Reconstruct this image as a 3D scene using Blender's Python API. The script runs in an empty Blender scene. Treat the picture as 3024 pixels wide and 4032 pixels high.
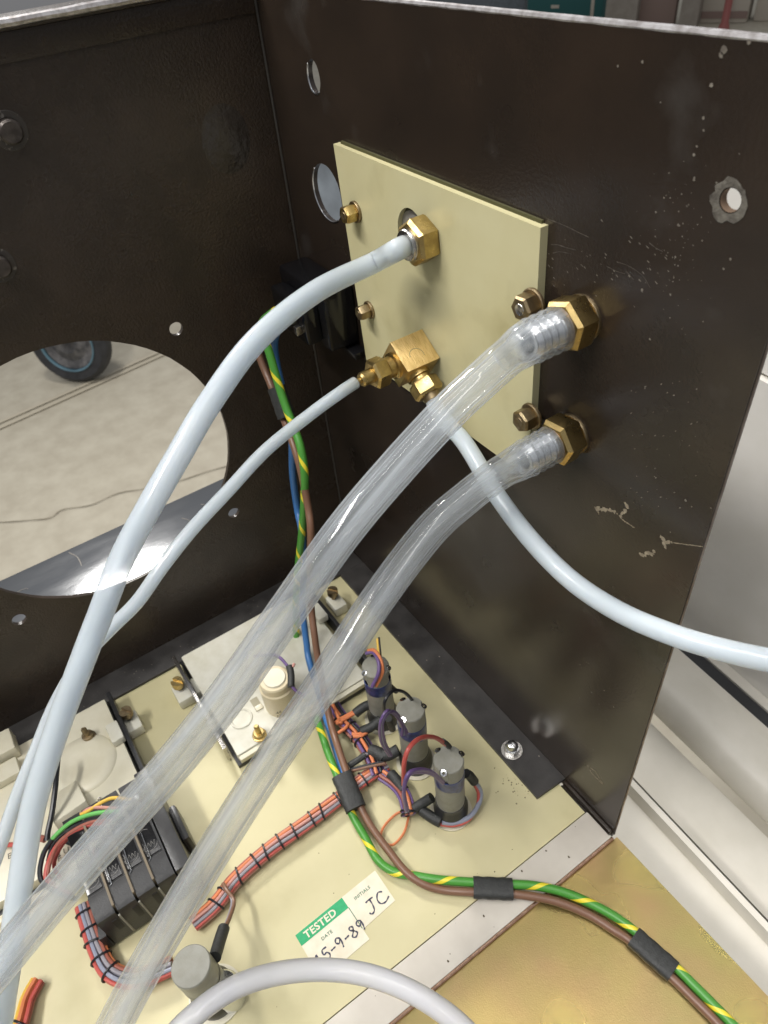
import bpy, bmesh, math, random
from mathutils import Vector, Matrix
from mathutils.geometry import tessellate_polygon
random.seed(7)
sc = bpy.context.scene
col = sc.collection
S = 0.0007                      # one drawing unit = 0.7 mm; the scene is in real metres
rad = math.radians

# ---------------------------------------------------------------- camera (solved from the cabinet's own edges)
F = 2834.0
RC = Matrix(((0.55786141, 0.82562338, -0.08447889), (0.5314156, -0.43353566, -0.72776664), (-0.63748577, 0.36109952, -0.68060196)))
CAM = Vector((318.6, -148.9, 355.4))
cd = bpy.data.cameras.new('camera'); cam = bpy.data.objects.new('camera', cd); col.objects.link(cam)
cd.sensor_fit = 'VERTICAL'; cd.sensor_height = 36.0; cd.lens = 36.0 * F / 4032.0
cd.clip_start = 0.005; cd.clip_end = 60
m3 = Matrix((RC[0], -RC[1], -RC[2])).transposed()
cam.matrix_world = Matrix.Translation(CAM * S) @ m3.to_4x4()
cd.dof.use_dof = True; cd.dof.focus_distance = 265 * S; cd.dof.aperture_fstop = 42
sc.camera = cam

def ray(px, py):
    v = Vector(((px - 1512) / F, (py - 2016) / F, 1.0)); return RC.transposed() @ v
def at(px, py, ax, val=0.0):    # where the sight line meets the plane x / y / z = val
    v = ray(px, py); return CAM + v * ((val - CAM[ax]) / v[ax])
def atd(px, py, d): return CAM + ray(px, py) * d
def Z(px, py, z=0.0): return at(px, py, 2, z)

# ---------------------------------------------------------------- world, lamps, exposure
w = bpy.data.worlds.new("World"); sc.world = w; w.use_nodes = True
nt = w.node_tree; bg = nt.nodes['Background']
tc = nt.nodes.new('ShaderNodeTexCoord'); sx = nt.nodes.new('ShaderNodeSeparateXYZ'); rp = nt.nodes.new('ShaderNodeValToRGB')
nt.links.new(tc.outputs['Generated'], sx.inputs[0])
mp = nt.nodes.new('ShaderNodeMapRange'); mp.inputs[1].default_value = -1; mp.inputs[2].default_value = 1
nt.links.new(sx.outputs['Z'], mp.inputs[0]); nt.links.new(mp.outputs[0], rp.inputs[0])
rp.color_ramp.elements[0].color = (.16, .15, .14, 1); rp.color_ramp.elements[1].color = (.62, .64, .68, 1)
rp.color_ramp.elements[0].position = .3; rp.color_ramp.elements[1].position = .75
nt.links.new(rp.outputs[0], bg.inputs[0]); bg.inputs[1].default_value = 0.55

def area(name, loc, target, sx_, sy_, power, color=(1, .97, .93), roll=0):
    l = bpy.data.lights.new(name, 'AREA'); l.shape = 'RECTANGLE'; l.size = sx_; l.size_y = sy_; l.energy = power; l.color = color
    o = bpy.data.objects.new(name, l); col.objects.link(o)
    o.location = Vector(loc) * S
    d = (Vector(target) - Vector(loc)).normalized()
    o.rotation_euler = (d.to_track_quat('-Z', 'Y').to_matrix().to_4x4() @ Matrix.Rotation(roll, 4, 'Z')).to_euler()
    return o
area('ceiling_lamp_key', (-100, -1330, 2280), (120, -60, 120), 1.2, .10, 27)
sp_ = at(575, 2185, 2, -20); rv_ = ray(575, 2185); rv_.z = -rv_.z; rv_.normalize()
area('ceiling_lamp_back', sp_ + rv_ * 2500, sp_, .26, .24, 26)
area('fill_lamp_over', (1200, -300, 2500), (150, -80, 100), .10, 1.3, 5)  # unseen soft fill added overhead on the camera side
for nm_, lx, ly_, pw_ in (('ceiling_lamp_strip', 420, -520, 6.5), ('ceiling_lamp_strip', -520, -400, 4)):
    o_ = area(nm_, (lx, ly_, 2450), (lx, ly_ + .01, 0), .05, 2.0, pw_); o_.rotation_euler = (0, 0, 0)
sc.view_settings.view_transform = 'Standard'; sc.view_settings.look = 'None'; sc.view_settings.exposure = 0.0; sc.view_settings.gamma = 1.0
sc.render.engine = 'CYCLES'
cy = sc.cycles
cy.use_denoising = True; cy.max_bounces = 14; cy.transmission_bounces = 12; cy.transparent_max_bounces = 16; cy.glossy_bounces = 5; cy.diffuse_bounces = 4
cy.blur_glossy = 0.6; cy.sample_clamp_indirect = 5.0; cy.caustics_reflective = False

# ---------------------------------------------------------------- materials
def lin(h):
    h = h.lstrip('#'); c = [int(h[i:i + 2], 16) / 255 for i in (0, 2, 4)]
    return tuple(x / 12.92 if x <= .04045 else ((x + .055) / 1.055) ** 2.4 for x in c) + (1,)
def c4(c): return lin(c) if isinstance(c, str) else tuple(c)[:3] + (1,)
MATS = {}
def mat(name, c, rough=.5, metal=0., c2=None, scale=.2, detail=4, bump=0., bscale=2., rvar=0., fac=(.35, .65), coat=0., spec=.5, mapping=(1, 1, 1), stain=None):
    m = bpy.data.materials.new(name); m.use_nodes = True; MATS[name] = m
    n = m.node_tree.nodes; L = m.node_tree.links; b = n['Principled BSDF']
    b.inputs['Base Color'].default_value = c4(c); b.inputs['Roughness'].default_value = rough; b.inputs['Metallic'].default_value = metal
    b.inputs['Coat Weight'].default_value = coat; b.inputs['Specular IOR Level'].default_value = spec
    t = n.new('ShaderNodeTexCoord'); mpn = n.new('ShaderNodeMapping'); mpn.inputs['Scale'].default_value = tuple(k / S for k in mapping)
    L.new(t.outputs['Object'], mpn.inputs[0])
    def noise(sc_, d=4, r=.55):
        k = n.new('ShaderNodeTexNoise'); k.inputs['Scale'].default_value = sc_; k.inputs['Detail'].default_value = d; k.inputs['Roughness'].default_value = r
        L.new(mpn.outputs[0], k.inputs['Vector']); return k
    m['_n'] = 1
    if c2 is not None or rvar:
        k = noise(scale, detail)
        r = n.new('ShaderNodeMapRange'); r.inputs[1].default_value = fac[0]; r.inputs[2].default_value = fac[1]; L.new(k.outputs[0], r.inputs[0])
        if c2 is not None:
            x = n.new('ShaderNodeMix'); x.data_type = 'RGBA'; x.inputs[6].default_value = c4(c); x.inputs[7].default_value = c4(c2)
            L.new(r.outputs[0], x.inputs[0]); L.new(x.outputs[2], b.inputs['Base Color'])
        if rvar:
            r2 = n.new('ShaderNodeMapRange'); r2.inputs[3].default_value = rough; r2.inputs[4].default_value = rough + rvar
            L.new(r.outputs[0], r2.inputs[0]); L.new(r2.outputs[0], b.inputs['Roughness'])
    if stain:
        k = noise(stain[1], 4, .5); r3 = n.new('ShaderNodeMapRange'); r3.inputs[1].default_value = stain[2]; r3.inputs[2].default_value = stain[3]; r3.inputs[4].default_value = stain[4]; L.new(k.outputs[0], r3.inputs[0])
        x2 = n.new('ShaderNodeMix'); x2.data_type = 'RGBA'; x2.inputs[7].default_value = c4(stain[0]); L.new(r3.outputs[0], x2.inputs[0]); L.new(x.outputs[2], x2.inputs[6]); L.new(x2.outputs[2], b.inputs['Base Color'])
    if bump:
        k = noise(bscale, 3); bp = n.new('ShaderNodeBump'); bp.inputs['Strength'].default_value = bump; bp.inputs['Distance'].default_value = .5 * S
        L.new(k.outputs[0], bp.inputs['Height']); L.new(bp.outputs[0], b.inputs['Normal'])
    return m

paint = mat('brown_black_paint', (.050, .036, .026), .21, c2=(.031, .0225, .0165), scale=.03, bump=.55, bscale=.85, rvar=.12, spec=.45)
paint_r = mat('brown_black_paint_satin', (.034, .024, .0175), .18, c2=(.022, .016, .012), scale=.025, bump=.17, bscale=.9, rvar=.10, spec=.55, stain=((.075, .068, .062), .04, .60, .80, .6))
flange_m = mat('dusty_black_paint', (.026, .024, .023), .42, c2=(.048, .045, .043), scale=.08, bump=.25, bscale=.9, rvar=.12)
worn = mat('worn_bare_edge', (.62, .60, .60), .35, .7, c2=(.36, .33, .32), scale=.35, fac=(.4, .65), bump=.08)
cream = mat('cream_enamel', '#C9C19A', .38, c2='#C3BB92', scale=.03, bump=.05, bscale=1.5, rvar=.08, stain=('#B0A67E', .03, .55, .75, .4))
cream_p = mat('cream_plate_enamel', '#D3CCA2', .34, c2='#CEC69A', scale=.04, bump=.05, bscale=1.4, rvar=.1, stain=('#A79C6C', .035, .54, .74, .5))
strip_m = mat('pale_painted_strip', '#CBC5BA', .5, c2='#B9B2A7', scale=.03, bump=.1, fac=(.4, .75))
brass = mat('brass', (.60, .45, .19), .24, 1., c2=(.40, .29, .12), scale=.22, bump=.12, bscale=2.5, rvar=.18)
brass_b = mat('brushed_brass', (.87, .64, .30), .30, 1., c2=(.72, .50, .20), scale=.6, bump=.5, bscale=1.6, mapping=(.35, 1.9, .35))
brass_o = mat('aged_brass', (.36, .285, .17), .36, 1., c2=(.22, .165, .10), scale=.35, bump=.25, bscale=2., rvar=.15)
nickel = mat('nickel', (.62, .60, .57), .26, 1., c2=(.45, .43, .40), scale=.4, bump=.15)
chrome = mat('bright_zinc', (.72, .73, .74), .2, 1., bump=.1)
steel = mat('bright_steel_sheet', (.34, .345, .35), .09, 1., c2=(.28, .285, .29), scale=.05, bump=.06, bscale=.5, rvar=.06, mapping=(1, .25, 1))
black = mat('black_plastic', (.019, .019, .020), .32, bump=.15, bscale=1.2, c2=(.029, .029, .030), scale=.2)
gloss_black = mat('glossy_black_plastic', (.008, .008, .009), .14, bump=.12, bscale=.3)
sleeve_m = mat('black_heat_shrink', (.022, .023, .022), .55, c2=(.034, .036, .035), scale=.5, bump=.5, bscale=1.2)
whitep = mat('ivory_plastic', '#DBD6C2', .36, c2='#D0CAB3', scale=.06, bump=.06, bscale=.8)
whitec = mat('translucent_white_plastic', '#DAD8CB', .22, c2='#CCC9B8', scale=.1, bump=.15, bscale=.3, coat=.3)
beigec = mat('beige_plastic', '#CFC3A4', .38, c2='#C6B998', scale=.08)
grey_o = mat('olive_grey_plastic', '#94938A', .42, c2='#86857A', scale=.15, bump=.12, bscale=1.)
blue_p = mat('dark_blue_paint', '#34447F', .3, c2='#1E2C5C', scale=.3, fac=(.4, .6))
gold = mat('zinc_yellow_passivate', (.54, .44, .15), .25, .9, c2=(.49, .28, .17), scale=.014, detail=2, bump=.16, bscale=2.0, rvar=.07, fac=(.34, .62), stain=((.35, .42, .12), .013, .42, .70, .6))
copper = mat('coppery_edge', (.72, .47, .33), .25, 1., c2=(.5, .3, .2), scale=.3)
paper = mat('label_paper', '#E4DDC9', .6, c2='#D8CFB8', scale=.12, stain=('#B8AC8E', .08, .55, .75, .5))
green_ink = mat('green_ink', '#1E9B61', .55, c2='#2AA56D', scale=.6)
dgreen_ink = mat('dark_green_ink', '#2E6B4E', .6)
pen = mat('blue_black_pen', '#34344A', .5)
stamp = mat('grey_raised_print', '#6C6A66', .5)
dprint = mat('dark_print', '#4E4A40', .6)
chip_m = mat('exposed_filler', '#A89C85', .8, c2='#7F7462', scale=.5, bump=.4)
speck_m = mat('pale_fleck', '#8F887C', .6, c2='#5d564e', scale=.3)
grime = mat('brown_grime', '#4E4430', .8)
white_bg = mat('white_plastic_trunking', '#D3CFC5', .42, c2='#CDC9BE', scale=.05, bump=.1, bscale=.6)
white_lit = mat('white_gloss_panel', '#F0EDE7', .35, c2='#EBE8E1', scale=.05, bump=.05, bscale=.6)
grey_bg = mat('grey_trim', '#9A958B', .5)
rubber = mat('black_rubber', (.022, .023, .026), .6, c2=(.035, .036, .04), scale=.03)
concrete = mat('concrete', '#BDB6A4', .75, c2='#AFA795', scale=.012, detail=9, bump=.3, bscale=.08)
conc_line = mat('pale_floor_seam', '#B9B09C', .7)
crack_m = mat('dark_crack', '#6F6654', .9)
teal = mat('teal_cloth', '#2F6262', .8); redp = mat('red_plastic', '#9C5A55', .5); greyb = mat('grey_board', '#9B948B', .7, c2='#8D857C', scale=.01)
pinkb = mat('faded_brown_card', '#8E7A72', .8); offw = mat('off_white_card', '#BDB5A8', .7); hubgrey = mat('grey_hub', '#6E6C6C', .5, c2='#3d3d40', scale=.03)
cyan_rim = mat('pale_blue_rim', '#5A7886', .4); bingrey = mat('blue_grey_plastic', '#7C848C', .45, c2='#6a7178', scale=.04)
def wire_m(n, c): return mat(n, c, .36, bump=.08, bscale=1.)
W = {k: wire_m('wire_' + k, c) for k, c in dict(brown='#7A5A47', blue='#3D6FA8', green='#4E9E38', lgreen='#66B35C', red='#B8544C', orange='#CF7C50', grey='#8E8A90', violet='#66507F', black='#1C1D22', yellow='#DDB54A', pink='#C08A7E', slate='#8A8E9E', rust='#96584A').items()}

# green/yellow earth wire: a yellow stripe wound along the wire's own length (UV)
def earth():
    m = wire_m('wire_green_yellow', '#4BA336'); n = m.node_tree.nodes; L = m.node_tree.links; b = n['Principled BSDF']
    uv = n.new('ShaderNodeUVMap'); s = n.new('ShaderNodeSeparateXYZ'); L.new(uv.outputs[0], s.inputs[0])
    a = n.new('ShaderNodeMath'); a.operation = 'MULTIPLY_ADD'; a.inputs[1].default_value = 1 / 21.; L.new(s.outputs['Y'], a.inputs[0]); L.new(s.outputs['X'], a.inputs[2])
    f = n.new('ShaderNodeMath'); f.operation = 'FRACT'; L.new(a.outputs[0], f.inputs[0])
    g = n.new('ShaderNodeMath'); g.operation = 'LESS_THAN'; g.inputs[1].default_value = .17; L.new(f.outputs[0], g.inputs[0])
    x = n.new('ShaderNodeMix'); x.data_type = 'RGBA'; x.inputs[6].default_value = lin('#4A9139'); x.inputs[7].default_value = lin('#E6D53A')
    L.new(g.outputs[0], x.inputs[0]); L.new(x.outputs[2], b.inputs['Base Color']); return m
W['earth'] = earth()

def streaks(n, L, sx=13., sy=.012):
    """lengthwise drawing lines in a tube wall (UV: x round the tube, y along it)"""
    uv = n.new('ShaderNodeUVMap'); q = n.new('ShaderNodeMapping'); q.inputs['Scale'].default_value = (sx, sy, 1); L.new(uv.outputs[0], q.inputs[0])
    k = n.new('ShaderNodeTexNoise'); k.inputs['Scale'].default_value = 1.; k.inputs['Detail'].default_value = 3; L.new(q.outputs[0], k.inputs['Vector']); return k
def clear_tube_mat(name, tint, rough, ior, milk, straight, vary):
    """clear hose wall: part refracting, part straight-through, a little milky scatter, glossy skin"""
    m = bpy.data.materials.new(name); m.use_nodes = True; n = m.node_tree.nodes; L = m.node_tree.links; n.remove(n['Principled BSDF'])
    def mix(a, b, f):
        x = n.new('ShaderNodeMixShader'); L.new(a, x.inputs[1]); L.new(b, x.inputs[2])
        if isinstance(f, float): x.inputs[0].default_value = f
        else: L.new(f, x.inputs[0])
        return x.outputs[0]
    g = n.new('ShaderNodeBsdfRefraction'); g.inputs['Color'].default_value = c4(tint); g.inputs['Roughness'].default_value = rough; g.inputs['IOR'].default_value = ior
    tr = n.new('ShaderNodeBsdfTransparent'); tr.inputs[0].default_value = (.997, .998, 1, 1)
    d = n.new('ShaderNodeBsdfDiffuse'); d.inputs[0].default_value = (.89, .945, 1, 1); t = n.new('ShaderNodeBsdfTranslucent'); t.inputs[0].default_value = (.89, .945, 1, 1)
    k = streaks(n, L, 8., .010); r = n.new('ShaderNodeMapRange'); r.inputs[1].default_value = .35; r.inputs[2].default_value = .68; r.inputs[3].default_value = milk - vary; r.inputs[4].default_value = milk + vary; L.new(k.outputs[0], r.inputs[0])
    ew = n.new('ShaderNodeLayerWeight'); ew.inputs[0].default_value = .5; e2 = n.new('ShaderNodeMath'); e2.operation = 'POWER'; e2.inputs[1].default_value = 2.5; L.new(ew.outputs['Facing'], e2.inputs[0])
    e3 = n.new('ShaderNodeMath'); e3.operation = 'MULTIPLY_ADD'; e3.inputs[1].default_value = .30; L.new(e2.outputs[0], e3.inputs[0]); L.new(r.outputs[0], e3.inputs[2])   # longer path through the wall at the rim
    a = mix(mix(g.outputs[0], tr.outputs[0], straight), mix(d.outputs[0], t.outputs[0], .62), e3.outputs[0])
    gl = n.new('ShaderNodeBsdfGlossy'); gl.inputs['Roughness'].default_value = .05; lw = n.new('ShaderNodeLayerWeight'); lw.inputs[0].default_value = .30
    p = n.new('ShaderNodeMath'); p.operation = 'MULTIPLY'; p.inputs[1].default_value = .9; ge = n.new('ShaderNodeNewGeometry'); iv = n.new('ShaderNodeMath'); iv.operation = 'MULTIPLY_ADD'; iv.inputs[1].default_value = -.9; iv.inputs[2].default_value = .9; L.new(ge.outputs['Backfacing'], iv.inputs[0]); L.new(iv.outputs[0], p.inputs[1])
    L.new(lw.outputs['Fresnel'], p.inputs[0])
    L.new(mix(a, gl.outputs[0], p.outputs[0]), n['Material Output'].inputs[0])
    bp = n.new('ShaderNodeBump'); bp.inputs['Strength'].default_value = .22; bp.inputs['Distance'].default_value = .4 * S; L.new(k.outputs[0], bp.inputs['Height'])
    for q in (g, gl): L.new(bp.outputs[0], q.inputs['Normal'])
    return m
def milky_tube_mat(name, tint, trans, rough, soft):
    """cloudy plastic: scattering skin over a rough refracting core, so shapes behind show through as soft tones"""
    m = bpy.data.materials.new(name); m.use_nodes = True; n = m.node_tree.nodes; L = m.node_tree.links; b = n['Principled BSDF']
    b.inputs['Base Color'].default_value = c4(tint); b.inputs['Roughness'].default_value = .28; b.inputs['Subsurface Weight'].default_value = 1.0
    b.inputs['Subsurface Radius'].default_value = (1., 1., 1.05); b.inputs['Subsurface Scale'].default_value = 3.2 * S; b.inputs['IOR'].default_value = 1.45
    b.inputs['Coat Weight'].default_value = .6; b.inputs['Coat Roughness'].default_value = .06
    g = n.new('ShaderNodeBsdfRefraction'); g.inputs['Color'].default_value = (.93, .95, .97, 1); g.inputs['Roughness'].default_value = rough; g.inputs['IOR'].default_value = 1.12
    tr = n.new('ShaderNodeBsdfTransparent'); x = n.new('ShaderNodeMixShader'); x.inputs[0].default_value = trans; y = n.new('ShaderNodeMixShader')
    k = streaks(n, L, 5., .02); q = n.new('ShaderNodeMapRange'); q.inputs[3].default_value = soft - .07; q.inputs[4].default_value = soft + .07; L.new(k.outputs[0], q.inputs[0]); L.new(q.outputs[0], y.inputs[0])
    L.new(b.outputs[0], y.inputs[1]); L.new(g.outputs[0], y.inputs[2])
    L.new(y.outputs[0], x.inputs[1]); L.new(tr.outputs[0], x.inputs[2]); L.new(x.outputs[0], n['Material Output'].inputs[0])
    bp = n.new('ShaderNodeBump'); bp.inputs['Strength'].default_value = .12; bp.inputs['Distance'].default_value = .3 * S; L.new(k.outputs[0], bp.inputs['Height'])
    L.new(bp.outputs[0], b.inputs['Normal']); L.new(bp.outputs[0], b.inputs['Coat Normal']); return m
clear_m = clear_tube_mat('clear_pvc', (.995, .997, 1.), .025, 1.2, .205, .76, .165)
milky_m = milky_tube_mat('milky_polythene', (.77, .85, .985), .18, .22, .28)
ptfe_m = milky_tube_mat('white_polythene', (.76, .76, .785), .10, .26, .22)

# ---------------------------------------------------------------- mesh helpers (drawing units)
def basis(axis):
    a = Vector(axis).normalized(); t = Vector((0, 0, 1)) if abs(a.z) < .9 else Vector((1, 0, 0))
    u = t.cross(a).normalized(); v = a.cross(u); return u, v, a
class MB:
    def __init__(s): s.v = []; s.f = []; s.uv = {}
    def add(s, vs, fs):
        o = len(s.v); s.v += [Vector(p) for p in vs]; s.f += [[i + o for i in f] for f in fs]; return o
    def box(s, c, size, axes=None, bev=0.):
        A = axes or (Vector((1, 0, 0)), Vector((0, 1, 0)), Vector((0, 0, 1))); c = Vector(c)
        bm = bmesh.new(); bmesh.ops.create_cube(bm, size=1.0)
        for v in bm.verts: v.co = Vector((v.co.x * size[0], v.co.y * size[1], v.co.z * size[2]))
        if bev: bmesh.ops.bevel(bm, geom=bm.edges[:], offset=bev, segments=2, affect='EDGES', profile=.6)
        bm.verts.index_update()
        s.add([c + A[0] * v.co.x + A[1] * v.co.y + A[2] * v.co.z for v in bm.verts], [[v.index for v in f.verts] for f in bm.faces]); bm.free(); return s
    def b2(s, lo, hi, bev=0.):
        lo = Vector(lo); hi = Vector(hi); return s.box((lo + hi) / 2, hi - lo, None, bev)
    def lathe(s, o, axis, prof, n=24, rot=0., sx=1., sy=1.):
        """profile of (radius, height along axis); radius 0 closes to a point"""
        u, v, a = basis(axis); o = Vector(o); vs = []; rows = []
        for r, h in prof:
            if r <= 1e-6: rows.append([len(vs)]); vs.append(o + a * h)
            else:
                rows.append(list(range(len(vs), len(vs) + n)))
                vs += [o + a * h + u * (r * sx * math.cos(rot + 2 * math.pi * i / n)) + v * (r * sy * math.sin(rot + 2 * math.pi * i / n)) for i in range(n)]
        fs = []
        for A, B in zip(rows, rows[1:]):
            if len(A) == 1 and len(B) == 1: continue
            for i in range(n):
                j = (i + 1) % n
                if len(A) == 1: fs.append([A[0], B[j], B[i]][::-1])
                elif len(B) == 1: fs.append([A[i], A[j], B[0]])
                else: fs.append([A[i], A[j], B[j], B[i]])
        s.add(vs, fs); return s
    def cyl(s, o, axis, r, h, n=24, ch=0., h0=0.):
        ch = ch or r * .08
        return s.lathe(o, axis, [(0, h0), (r - ch, h0), (r, h0 + ch), (r, h0 + h - ch), (r - ch, h0 + h), (0, h0 + h)], n)
    def tube(s, pts, r, n=16, cap=True, flip=False):
        N = len(pts); T = []
        for i in range(N): T.append((pts[min(i + 1, N - 1)] - pts[max(i - 1, 0)]).normalized())
        u = basis(T[0])[0]; vs = []; L = 0.; uvl = []
        for i in range(N):
            u = (u - T[i] * u.dot(T[i])).normalized(); v = T[i].cross(u)
            if i: L += (pts[i] - pts[i - 1]).length
            ri = r[i] if isinstance(r, (list, tuple)) else r
            for k in range(n):
                an = 2 * math.pi * k / n; vs.append(pts[i] + u * (ri * math.cos(an)) + v * (ri * math.sin(an)))
            uvl.append(L)
        fs = []; uvs = []
        for i in range(N - 1):
            for k in range(n):
                j = (k + 1) % n; f = [i * n + k, i * n + j, (i + 1) * n + j, (i + 1) * n + k]; q = [(k / n, uvl[i]), ((k + 1) / n, uvl[i]), ((k + 1) / n, uvl[i + 1]), (k / n, uvl[i + 1])]
                if flip: f.reverse(); q.reverse()
                fs.append(f); uvs.append(q)
        if cap and not flip: fs.append(list(range(n))[::-1]); fs.append(list(range((N - 1) * n, N * n)))
        f0 = len(s.f); s.add(vs, fs)
        for i, q in enumerate(uvs): s.uv[f0 + i] = q
        return s
    def ringcap(s, c, axis, r0, r1, n=32):
        return s.lathe(c, axis, [(r0, 0), (r1, 0)], n)
    def plate(s, outer, holes, o, U, V, th):
        """flat plate with holes: 2-D loops on the plane o + U*a + V*b, thickness th along U x V"""
        N = U.cross(V).normalized(); loops = [outer] + holes
        tri = tessellate_polygon([[Vector((p[0], p[1], 0)) for p in l] for l in loops])
        flat = [p for l in loops for p in l]; P = [o + U * p[0] + V * p[1] for p in flat]; n = len(flat)
        fs = []
        for t in tri:
            a, b, c = [Vector(flat[i]) for i in t]
            cr = (b.x - a.x) * (c.y - a.y) - (b.y - a.y) * (c.x - a.x); t = list(t)
            if cr < 0: t.reverse()
            fs.append([i + n for i in t]); fs.append(t[::-1])
        k = 0
        for li, l in enumerate(loops):
            m_ = len(l); ar = sum(l[i][0] * l[(i + 1) % m_][1] - l[(i + 1) % m_][0] * l[i][1] for i in range(m_)); ccw = ar > 0
            for i in range(m_):
                a, b = k + i, k + (i + 1) % m_; f = [a, b, b + n, a + n]
                if ccw != (li == 0): f.reverse()
                fs.append(f)
            k += m_
        s.add(P + [p + N * th for p in P], fs); return s
    def build(s, name, m, parent=None, root=None, sharp=32, kind=None):
        me = bpy.data.meshes.new(name); off = ORG.get(root or parent, Vector((0, 0, 0)))
        me.from_pydata([tuple((p - off) * S) for p in s.v], [], s.f); me.materials.append(m)
        if s.uv:
            uvl = me.uv_layers.new(name='UVMap')
            for fi, q in s.uv.items():
                for li, c in zip(me.polygons[fi].loop_indices, q): uvl.data[li].uv = c
        me.polygons.foreach_set('use_smooth', [True] * len(me.polygons)); me.set_sharp_from_angle(angle=rad(sharp))
        o = bpy.data.objects.new(name, me); col.objects.link(o)
        if parent: o.parent = parent; ORG[o] = off
        if kind: o['kind'] = kind
        return o
ORG = {}
def thing(name, label, cat, loc=(0, 0, 0), group=None):
    o = bpy.data.objects.new(name, None); col.objects.link(o); o.location = Vector(loc) * S; ORG[o] = Vector(loc); o.empty_display_size = .005
    o['label'] = label; o['category'] = cat
    if group: o['group'] = group
    return o
def tag(o, label, cat, group=None):
    o['label'] = label; o['category'] = cat
    if group: o['group'] = group
    return o
def struct(o): o['kind'] = 'structure'; return o
def spline(P, per=10):
    P = [Vector(p) for p in P]; Q = [P[0] * 2 - P[1]] + P + [P[-1] * 2 - P[-2]]; out = []
    for i in range(1, len(Q) - 2):
        a, b, c, d = Q[i - 1:i + 3]
        for k in range(per):
            t = k / per; out.append(.5 * ((2 * b) + (c - a) * t + (2 * a - 5 * b + 4 * c - d) * t * t + (3 * b - a - 3 * c + d) * t ** 3))
    return out + [P[-1]]
def circ(cx, cy, r, n=24, ry=None, jit=0.):
    ry = ry or r; return [(cx + r * (1 + random.uniform(-jit, jit)) * math.cos(2 * math.pi * i / n), cy + ry * (1 + random.uniform(-jit, jit)) * math.sin(2 * math.pi * i / n)) for i in range(n)]
def text_mesh(txt, size, o, U, V, m, parent, spacing=1.0, lift=.12, bold=0., name='lettering'):
    cu = bpy.data.curves.new('t', 'FONT'); cu.body = txt; cu.size = size; cu.space_character = spacing; cu.offset = bold; cu.resolution_u = 3
    ob = bpy.data.objects.new('t', cu); col.objects.link(ob); bpy.context.view_layer.update()
    me = bpy.data.meshes.new_from_object(ob.evaluated_get(bpy.context.evaluated_depsgraph_get())); bpy.data.objects.remove(ob)
    N = U.cross(V).normalized(); b = MB(); b.add([o + U * v.co.x + V * v.co.y + N * lift for v in me.vertices], [list(p.vertices) for p in me.polygons])
    return b.build(name, m, parent)
def ribbon(mb, pts, wd, N, lift):
    """a flat pen stroke lying on a surface with normal N"""
    pts = spline(pts, 6); vs = []
    for i, p in enumerate(pts):
        t = (pts[min(i + 1, len(pts) - 1)] - pts[max(i - 1, 0)]).normalized(); s_ = N.cross(t) * (wd * (.8 + .2 * math.sin(i * .9))) / 2
        vs += [p + s_ + N * lift, p - s_ + N * lift]
    mb.add(vs, [[2 * i + 1, 2 * i + 3, 2 * i + 2, 2 * i][::1] for i in range(len(pts) - 1)])
def nut_prof(r, h, bore): return [(bore, h), (bore, h), (r * .86, h), (r, h * .84), (r, h * .14), (r * .92, 0), (bore, 0)]
X, Y, ZZ = Vector((1, 0, 0)), Vector((0, 1, 0)), Vector((0, 0, 1))

# ================================================================ SETTING
g = MB(); FZ = -1250
g.add([(-9000, -6000, FZ), (6000, -6000, FZ), (6000, 9000, FZ), (-9000, 9000, FZ)], [[0, 1, 2, 3]])
floor = struct(g.build('floor', concrete))
b = MB()                                                        # pale seam strips in the concrete
for (p, q) in (((0, 1690), (640, 1402)), ((0, 1668), (640, 1384))):
    A_, B_ = at(*p, 2, FZ), at(*q, 2, FZ); d = (B_ - A_).normalized(); A_ -= d * 900; B_ += d * 900; s_ = Vector((-d.y, d.x, 0)) * 9
    b.add([A_ - s_ + ZZ * 6, A_ + s_ + ZZ * 6, B_ + s_ + ZZ * 6, B_ - s_ + ZZ * 6], [[3, 2, 1, 0]])
b.build('floor_seam', conc_line, kind='structure')
b = MB(); cr = [Z(x, y, FZ) for x, y in ((-60, 2058), (0, 2060), (120, 2052), (200, 2042), (250, 2010), (360, 1992), (470, 1945), (600, 1925), (700, 1900), (820, 1860), (930, 1830))]
ribbon(b, cr, 4.2, ZZ, 5); b.build('floor_crack', crack_m, kind='structure')

# trolley wheel standing on the floor, seen through the round opening
WS = 1.32
wc = at(276, 1345, 2, FZ + 133 * WS)
ta = Vector((.62, -.55, .12)).normalized()
t = thing('trolley_wheel', 'dark rubber trolley wheel with pale blue rim on the concrete beyond the round opening', 'wheel', wc)
def wl(pr, n=40): return MB().lathe(wc, ta, [(a * WS, c * WS) for a, c in pr], n)
wl([(92, -26), (118, -30), (130, -18), (133, 0), (130, 18), (118, 30), (92, 26), (92, -26)]).build('tyre', rubber, t)
wl([(85, 22), (86, 29), (90, 31), (92, 29), (91, 24), (85, 22)]).build('rim', cyan_rim, t)
wl([(0, 10), (30, 26), (60, 12), (84, 20), (84, -20), (60, -12), (30, -26), (0, -26)], 32).build('hub', hubgrey, t)
MB().box(wc + ta * 52 * WS + Vector((-40, 60, 120)), (40, 190, 220), basis(ta), 6).build('fork', hubgrey, t)
kb = MB(); A_ = Z(0, 1560, FZ); kb.b2((-4200, A_.y - 1500, FZ), (A_.x - 620, A_.y + 1500, FZ + 95), 8)
tag(kb.build('floor_plinth', greyb), 'grey plinth along the floor behind the trolley wheel', 'plinth')

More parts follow.
